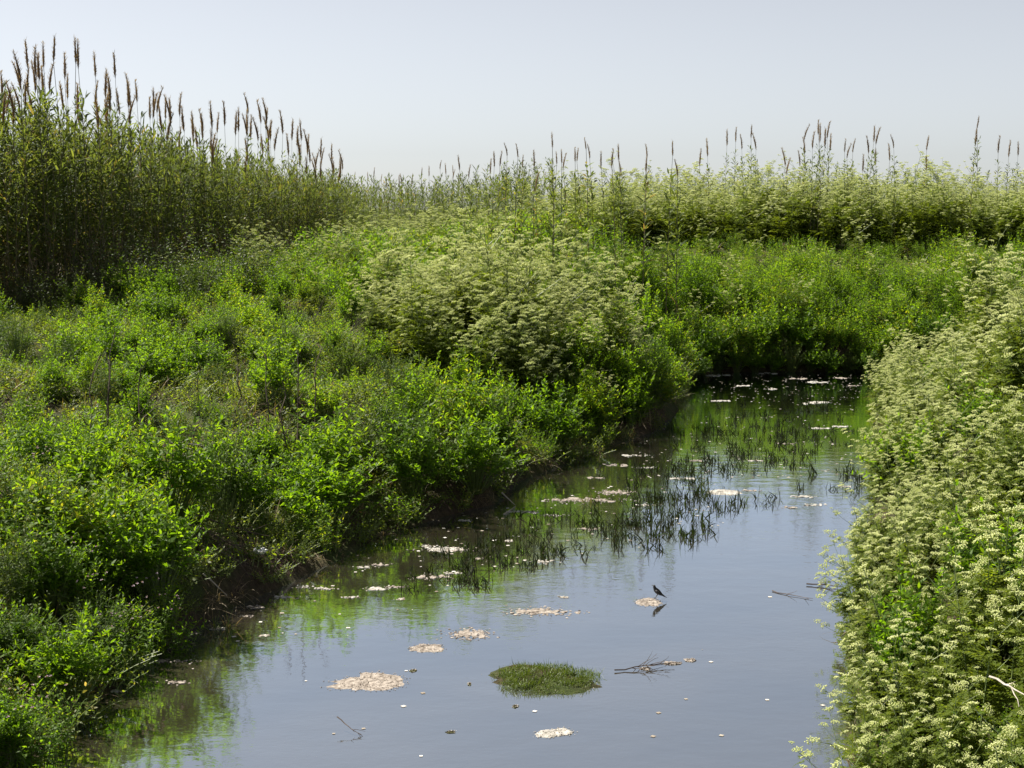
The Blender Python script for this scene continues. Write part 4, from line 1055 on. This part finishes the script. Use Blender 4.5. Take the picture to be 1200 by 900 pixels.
# grass islet
q = at(641, 797); isl = empty('grass_islet', q)
d = q[1]; rx, ry = 69 * d / FPX, (at(641, 780)[1] - at(641, 814)[1]) / 2
base = mobj('mud_base', mat_mesh(77, rx * .95, ry * .95, .05, [M['soil'], M['crust']], 60), isl)
pts = []
while len(pts) < 240:
    u = r.uniform(-1, 1, 2)
    if u @ u < 1: th = math.atan2(u[1], u[0]); u = u * (.88 + .13 * math.sin(3 * th + 1) + .09 * math.sin(7 * th)); pts.append((u[0] * rx, u[1] * ry * .97, .045 * max(0, 1 - (u @ u)) + .003))
bl = MB()
for p in pts:
    n = 26; a = r.uniform(0, 6.28, n); rad = .075 * np.sqrt(r.uniform(0, 1, n))
    B = np.array(p) + np.stack([np.cos(a) * rad, np.sin(a) * rad, 0 * a], 1)
    bl.leaves(B, dirs(r.uniform(0, 6.28, n), r.uniform(.7, 1.5, n)), r.uniform(.03, .085, n) * r.choice([.5, .8, 1.1, 1.6]), .006, r.uniform(.1, .7, n), 0, 2, .25, r)
g = mobj('grass_blades', bl.mesh('grass_blades', [M['turf']]), isl); g['kind'] = 'stuff'
tag(isl, 'round islet of short green grass in the near stream', 'grass islet')

# ------------------------------------------------------------------ mauve flowering weeds in the left foreground
fl_items = []
for k, (px, py) in enumerate([(35, 605), (62, 645), (92, 655), (175, 695), (190, 712), (160, 725), (25, 480), (52, 540), (22, 835), (48, 815), (110, 690), (130, 735)]):
    q = on_ground(px, py, .55); rr = np.random.default_rng(900 + k); v = k % 3
    root = place_tree('flowering_weed', [('stems', WEED_ST[v], None), ('leaves', WEED_LV[v], None)], q, (0, 0, k), .75)
    fb = MB(); m = 9; a = rr.uniform(0, 6.28, m); rad = .32 * np.sqrt(rr.uniform(0, 1, m)); C = np.stack([np.cos(a) * rad, np.sin(a) * rad, .95 - .5 * rad + rr.normal(0, .05, m)], 1)
    for c in C:
        fb.leaves(np.repeat(c[None], 9, 0), dirs(rr.uniform(0, 6.28, 9), rr.uniform(.2, 1.5, 9)), .03, .016, .2, 0, 1, .6, rr)
    mobj('flowers', fb.mesh('flowers', [M['flower']]), root)
    fl_items.append((root, px, py))
name_by_marks(fl_items, MARKS, 'weed with small mauve flowers', 'weed', 'mauve flowering weeds on the left bank')
# ------------------------------------------------------------------ branches, stalks, litter
def twig_mesh(seed, L, R, forks, mat, bendy=.15, leaves=0, spread=.5):
    r = np.random.default_rng(seed); mb = MB(); t = np.linspace(0, 1, 7)
    main = np.stack([L * t, np.cumsum(r.normal(0, bendy * L / 7, 7)), np.cumsum(r.normal(0, bendy * L / 9, 7))], 1); main -= main[0]
    mb.tube(main, np.linspace(R, R * .35, 7), 5, 0)
    for k in range(forks):
        f = r.uniform(.25, .9); b = np.array([np.interp(f, t, main[:, i]) for i in range(3)])
        d = np.array([1, r.normal(0, spread), r.normal(0, spread)]); d /= np.linalg.norm(d); l = L * r.uniform(.12, .4)
        q = np.linspace(0, 1, 4)[:, None]; pts = b + d * l * q + np.cumsum(r.normal(0, .04 * l, (4, 3)), 0) * (q > 0)
        mb.tube(pts, np.linspace(R * .5, R * .18, 4), 4, 0)
    return mb.mesh('dead_branch', [M[mat]])
def branch(px0, py0, px1, py1, seed, label, R=.012, forks=4, mat='deadstem', h0=.2, h1=.2, water=False, name='dead_branch', cat='branch', group=None, bendy=.12):
    a = at(px0, py0, h0) if water else on_ground(px0, py0, h0) + [0, 0, h0]
    b = at(px1, py1, h1) if water else on_ground(px1, py1, h1) + [0, 0, h1]
    v = Vector(b - a); L = v.length
    o = mobj(name, twig_mesh(seed, L, R, forks, mat, bendy), None, a); o.rotation_euler = v.to_track_quat('X', 'Z').to_euler()
    return tag(o, label, cat, group)
branch(170, 518, 262, 526, 1, 'long bleached branch lying on the weeds of the left bank', .018, 6, 'paletwig', .95, .95)
branch(196, 534, 232, 541, 2, 'short bleached stick just below the long bleached branch', .016, 2, 'paletwig', .9, .9)
branch(206, 606, 285, 652, 3, 'brown dead branch sloping down the bare bank cut', .013, 9, 'deadstem', .25, .25)
branch(222, 600, 300, 628, 4, 'upper brown dead branch crossing the bare bank cut', .012, 8, 'deadstem', .3, .3)
branch(232, 640, 290, 668, 5, 'short brown dead branch low on the bare bank cut', .012, 7, 'deadstem', .2, .15)
branch(330, 546, 362, 566, 6, 'pale dry stalk tangled in weeds above the bank edge', .012, 4, 'paletwig', .5, .4)
branch(392, 576, 412, 606, 7, 'pale bent stick hanging at the bank edge', .011, 3, 'paletwig', .4, .3)
branch(238, 673, 262, 700, 8, 'pale leaning stalk beside the dark hollow in the near bank', .010, 1, 'paletwig', .3, .2)
branch(588, 577, 604, 592, 9, 'upper arm of the forked bleached twig at the left waterline', .016, 0, 'paletwig', .22, .02, True, bendy=.03)
branch(590, 603, 604, 593, 10, 'lower arm of the forked bleached twig at the left waterline', .014, 0, 'paletwig', .0, .03, True, bendy=.03)
branch(1160, 795, 1200, 820, 11, 'bare pale twig poking out of the right bank hemlock', .010, 2, 'paletwig', 1.3, 1.3)
branch(945, 684, 985, 688, 12, 'thin dark twig floating off the right bank', .010, 8, 'deadstem', .02, .02, True)
branch(905, 692, 952, 702, 13, 'thinner dark twig trailing in open water off the right bank', .007, 4, 'deadstem', .01, .01, True)
branch(395, 840, 425, 862, 14, 'small dark twig sticking from the water by the largest scum mat', .006, 5, 'deadstem', .12, .0, True)
branch(720, 785, 790, 778, 15, 'dark twig line drifting beside the grass islet', .008, 12, 'deadstem', .02, .02, True)
for k, (px, py, w) in enumerate([(757, 784, 14), (809, 774, 16), (790, 778, 24)]):
    mat_at(px, py, w, 4, 120 + k, ['dark clot of debris at the islet end of the drifting twig', 'yellowish clot of debris at the outer end of the drifting twig', 'pale scum strip along the drifting twig'][k], name='debris_clot', mat='scum', h=.012, crumbs=40)
for k, (px, py, w) in enumerate([(528, 858, 12), (604, 828, 8), (550, 802, 5), (1019, 736, 8), (485, 786, 10)]):
    mat_at(px, py, w, 4, 130 + k, ['dark speckled clot floating left of the white patch', 'small dark clot floating just below the grass islet', 'tiny dark clot left of the grass islet', 'tiny clot under the right bank plants', 'dark lump at the tip of the largest scum mat'][k], name='debris_clot', mat='soil', h=.008, crumbs=16)
# standing dead stalks on the left bank
def stalk_mesh(seed, h, forks):
    r = np.random.default_rng(seed); mb = MB(); t = np.linspace(0, 1, 8)
    main = np.stack([np.cumsum(r.normal(0, .03 * h, 8)), np.cumsum(r.normal(0, .03 * h, 8)), h * t - .05], 1); main -= [main[0, 0], main[0, 1], 0]
    mb.tube(main, np.linspace(.014, .006, 8), 4, 0)
    for k in range(forks):
        f = r.uniform(.3, .97); b = np.array([np.interp(f, t, main[:, i]) for i in range(3)]); d = dirs(r.uniform(0, 6.28), r.uniform(.6, 1.2)); l = h * r.uniform(.06, .2)
        mb.tube(b + d[None] * (l * np.linspace(0, 1, 3))[:, None], [.007, .005, .003], 3, 0)
    return mb.mesh('dead_stalk', [M['deadstem']])
STALKS = [(120, 495, 385, 'tallest dark dead stalk standing on the left bank'), (128, 480, 405, 'forked dead stalk next to the tallest one'), (113, 505, 410, 'thin dead stalk in front of the tallest one'), (165, 515, 398, 'straight single dead stalk to the side of the tall pair'), (228, 480, 425, 'short dead stalk in the dark hollow of the bush'),
          (350, 500, 405, 'tall leaning dead stalk in the middle of the left bank'), (369, 470, 402, 'shorter dead stalk beside the leaning one'), (318, 460, 405, 'thin dead stalk between the bush hollow and the leaning stalk'), (345, 520, 440, 'low dead stalk in front of the leaning one'), (278, 440, 385, 'slim dead stalk at the back of the left bank')]
for k, (px, py0, py1, lab) in enumerate(STALKS):
    q = on_ground(px, py0, .75); top = at_depth(px, py1, q[1]); h = max(1.2, top[2] - q[2])
    tag(mobj('dead_stalk', stalk_mesh(700 + k, h, 4 + k % 5), None, q), lab, 'stalk', 'dead stalks standing on the left bank')
BRUSH = [(375, 395), (398, 400), (360, 385), (420, 430), (118, 372), (335, 378), (430, 400)]
for k, (px, py) in enumerate(BRUSH):
    q = on_ground(px, py); rr = np.random.default_rng(800 + k); mb = MB()
    for j in range(26):
        a = rr.uniform(0, 6.28); d = dirs(a, rr.uniform(.5, 1.4)); b = np.array([math.cos(a) * .15, math.sin(a) * .15, 0]); l = rr.uniform(.4, 1.0)
        mb.tube(b + d[None] * (l * np.linspace(0, 1, 4))[:, None] + np.cumsum(rr.normal(0, .02, (4, 3)), 0), np.linspace(.006, .003, 4), 3, 0, cap=False)
    tag(mobj('dead_brush', mb.mesh('dead_brush', [M['deadstem']]), None, q), ['brownish dead weeds behind the leaning stalk', 'pinkish dead weeds beside the brown ones at the back', 'dead weed bundle nearest the reeds', 'dead weed bundle in front of the hemlock mound', 'dead weeds below the reeds by the frame side', 'dead weed bundle between the reeds and the leaning stalk', 'dead weed bundle touching the hemlock mound'][k], 'dead weed', 'dead weeds on the left bank')
# litter on the bank
def crumple(seed, R):
    bpyme = bpy.data.meshes.new('litter'); import bmesh
    bm = bmesh.new(); bmesh.ops.create_icosphere(bm, subdivisions=3, radius=R); rr = np.random.default_rng(seed)
    for v in bm.verts:
        v.co *= 1 + rr.normal(0, .12); v.co.z *= .6; v.co.x *= 1.2
    bm.to_mesh(bpyme); bm.free(); bpyme.materials.append(M['litter']); return bpyme
q = on_ground(305, 646, .1); tag(mobj('litter', crumple(3, .075), None, q + [0, 0, .1]), 'crumpled white litter caught on the left bank above the water', 'litter')
q = on_ground(395, 578, .35); tag(mobj('litter', crumple(4, .05), None, q + [0, 0, .35]), 'small pale litter caught in weeds by the bent stick', 'litter')

# ------------------------------------------------------------------ the bird
def bird():
    q = at(768, 704); q[2] = .03
    root = empty('bird', q); root.scale = (.88,) * 3; root.rotation_euler = (0, math.radians(-14), math.radians(178))
    # side profile along x (beak towards +x): centre x, z, half-height, half-width
    prof = [(-.150, .052, .003, .010), (-.115, .060, .006, .014), (-.080, .070, .012, .018), (-.055, .080, .024, .026), (-.025, .093, .034, .033), (.005, .108, .037, .035),
            (.030, .124, .032, .031), (.046, .140, .024, .024), (.054, .153, .020, .020), (.060, .165, .020, .019), (.068, .172, .016, .015), (.076, .174, .007, .007)]
    mb = MB(); n = 12; V = []
    tx = np.array([p[0] for p in prof]); tz = np.array([p[1] for p in prof]); dx, dz = np.gradient(tx), np.gradient(tz); l = np.hypot(dx, dz); nx, nz = -dz / l, dx / l
    for i, (x, z, hh, hw) in enumerate(prof):
        for k in range(n):
            a = 2 * math.pi * k / n; V.append((x + nx[i] * hh * math.cos(a), hw * math.sin(a), z + nz[i] * hh * math.cos(a)))
    T = []
    for i in range(len(prof) - 1):
        for k in range(n):
            p, q2 = i * n + k, i * n + (k + 1) % n; T += [(p, p + n, q2 + n), (p, q2 + n, q2)]
    V += [(-.153, 0, .052), (.079, 0, .174)]; a, b = len(V) - 2, len(V) - 1; e = (len(prof) - 1) * n
    for k in range(n): T += [(a, k, (k + 1) % n), (b, e + (k + 1) % n, e + k)]
    mb.add(V, T); mobj('body', mb.mesh('bird_body', [M['bird']], True), root)
    mb = MB(); mb.tube([(.074, 0, .173), (.090, 0, .172), (.104, 0, .169)], [.0055, .0035, .0008], 6); mobj('beak', mb.mesh('beak', [M['beak']]), root)
    for s in (-1, 1):
        mb = MB(); y = s * .014
        mb.tube([(-.006, y, .085), (-.014, y, .055), (-.004, y, .030), (-.002, y, .002)], [.007, .0045, .0025, .0025], 5)
        for t_ in (-.5, 0, .5): mb.tube([(-.002, y, .003), (.024, y + t_ * .022, .001)], [.0022, .0012], 4)
        mb.tube([(-.002, y, .003), (-.018, y, .001)], [.0022, .0012], 4)
        mobj('leg', mb.mesh('leg', [M['beak']]), root)
        w = MB(); P = [(.030, s * .033, .125), (.012, s * .039, .112), (-.03, s * .036, .092), (-.085, s * .022, .072), (-.125, s * .012, .060)]
        w.tube([(x, y2, z2) for x, y2, z2 in P], [.006, .020, .019, .010, .002], 6); mobj('wing', w.mesh('wing', [M['bird']], True), root)
        ey = MB(); ey.octas(np.array([[.066, s * .0165, .172]]), .003, 1.0); mobj('eye', ey.mesh('eye', [M['beak']]), root)
    return tag(root, 'small dark bird standing upright on a scum mat in the stream', 'bird')
bird()
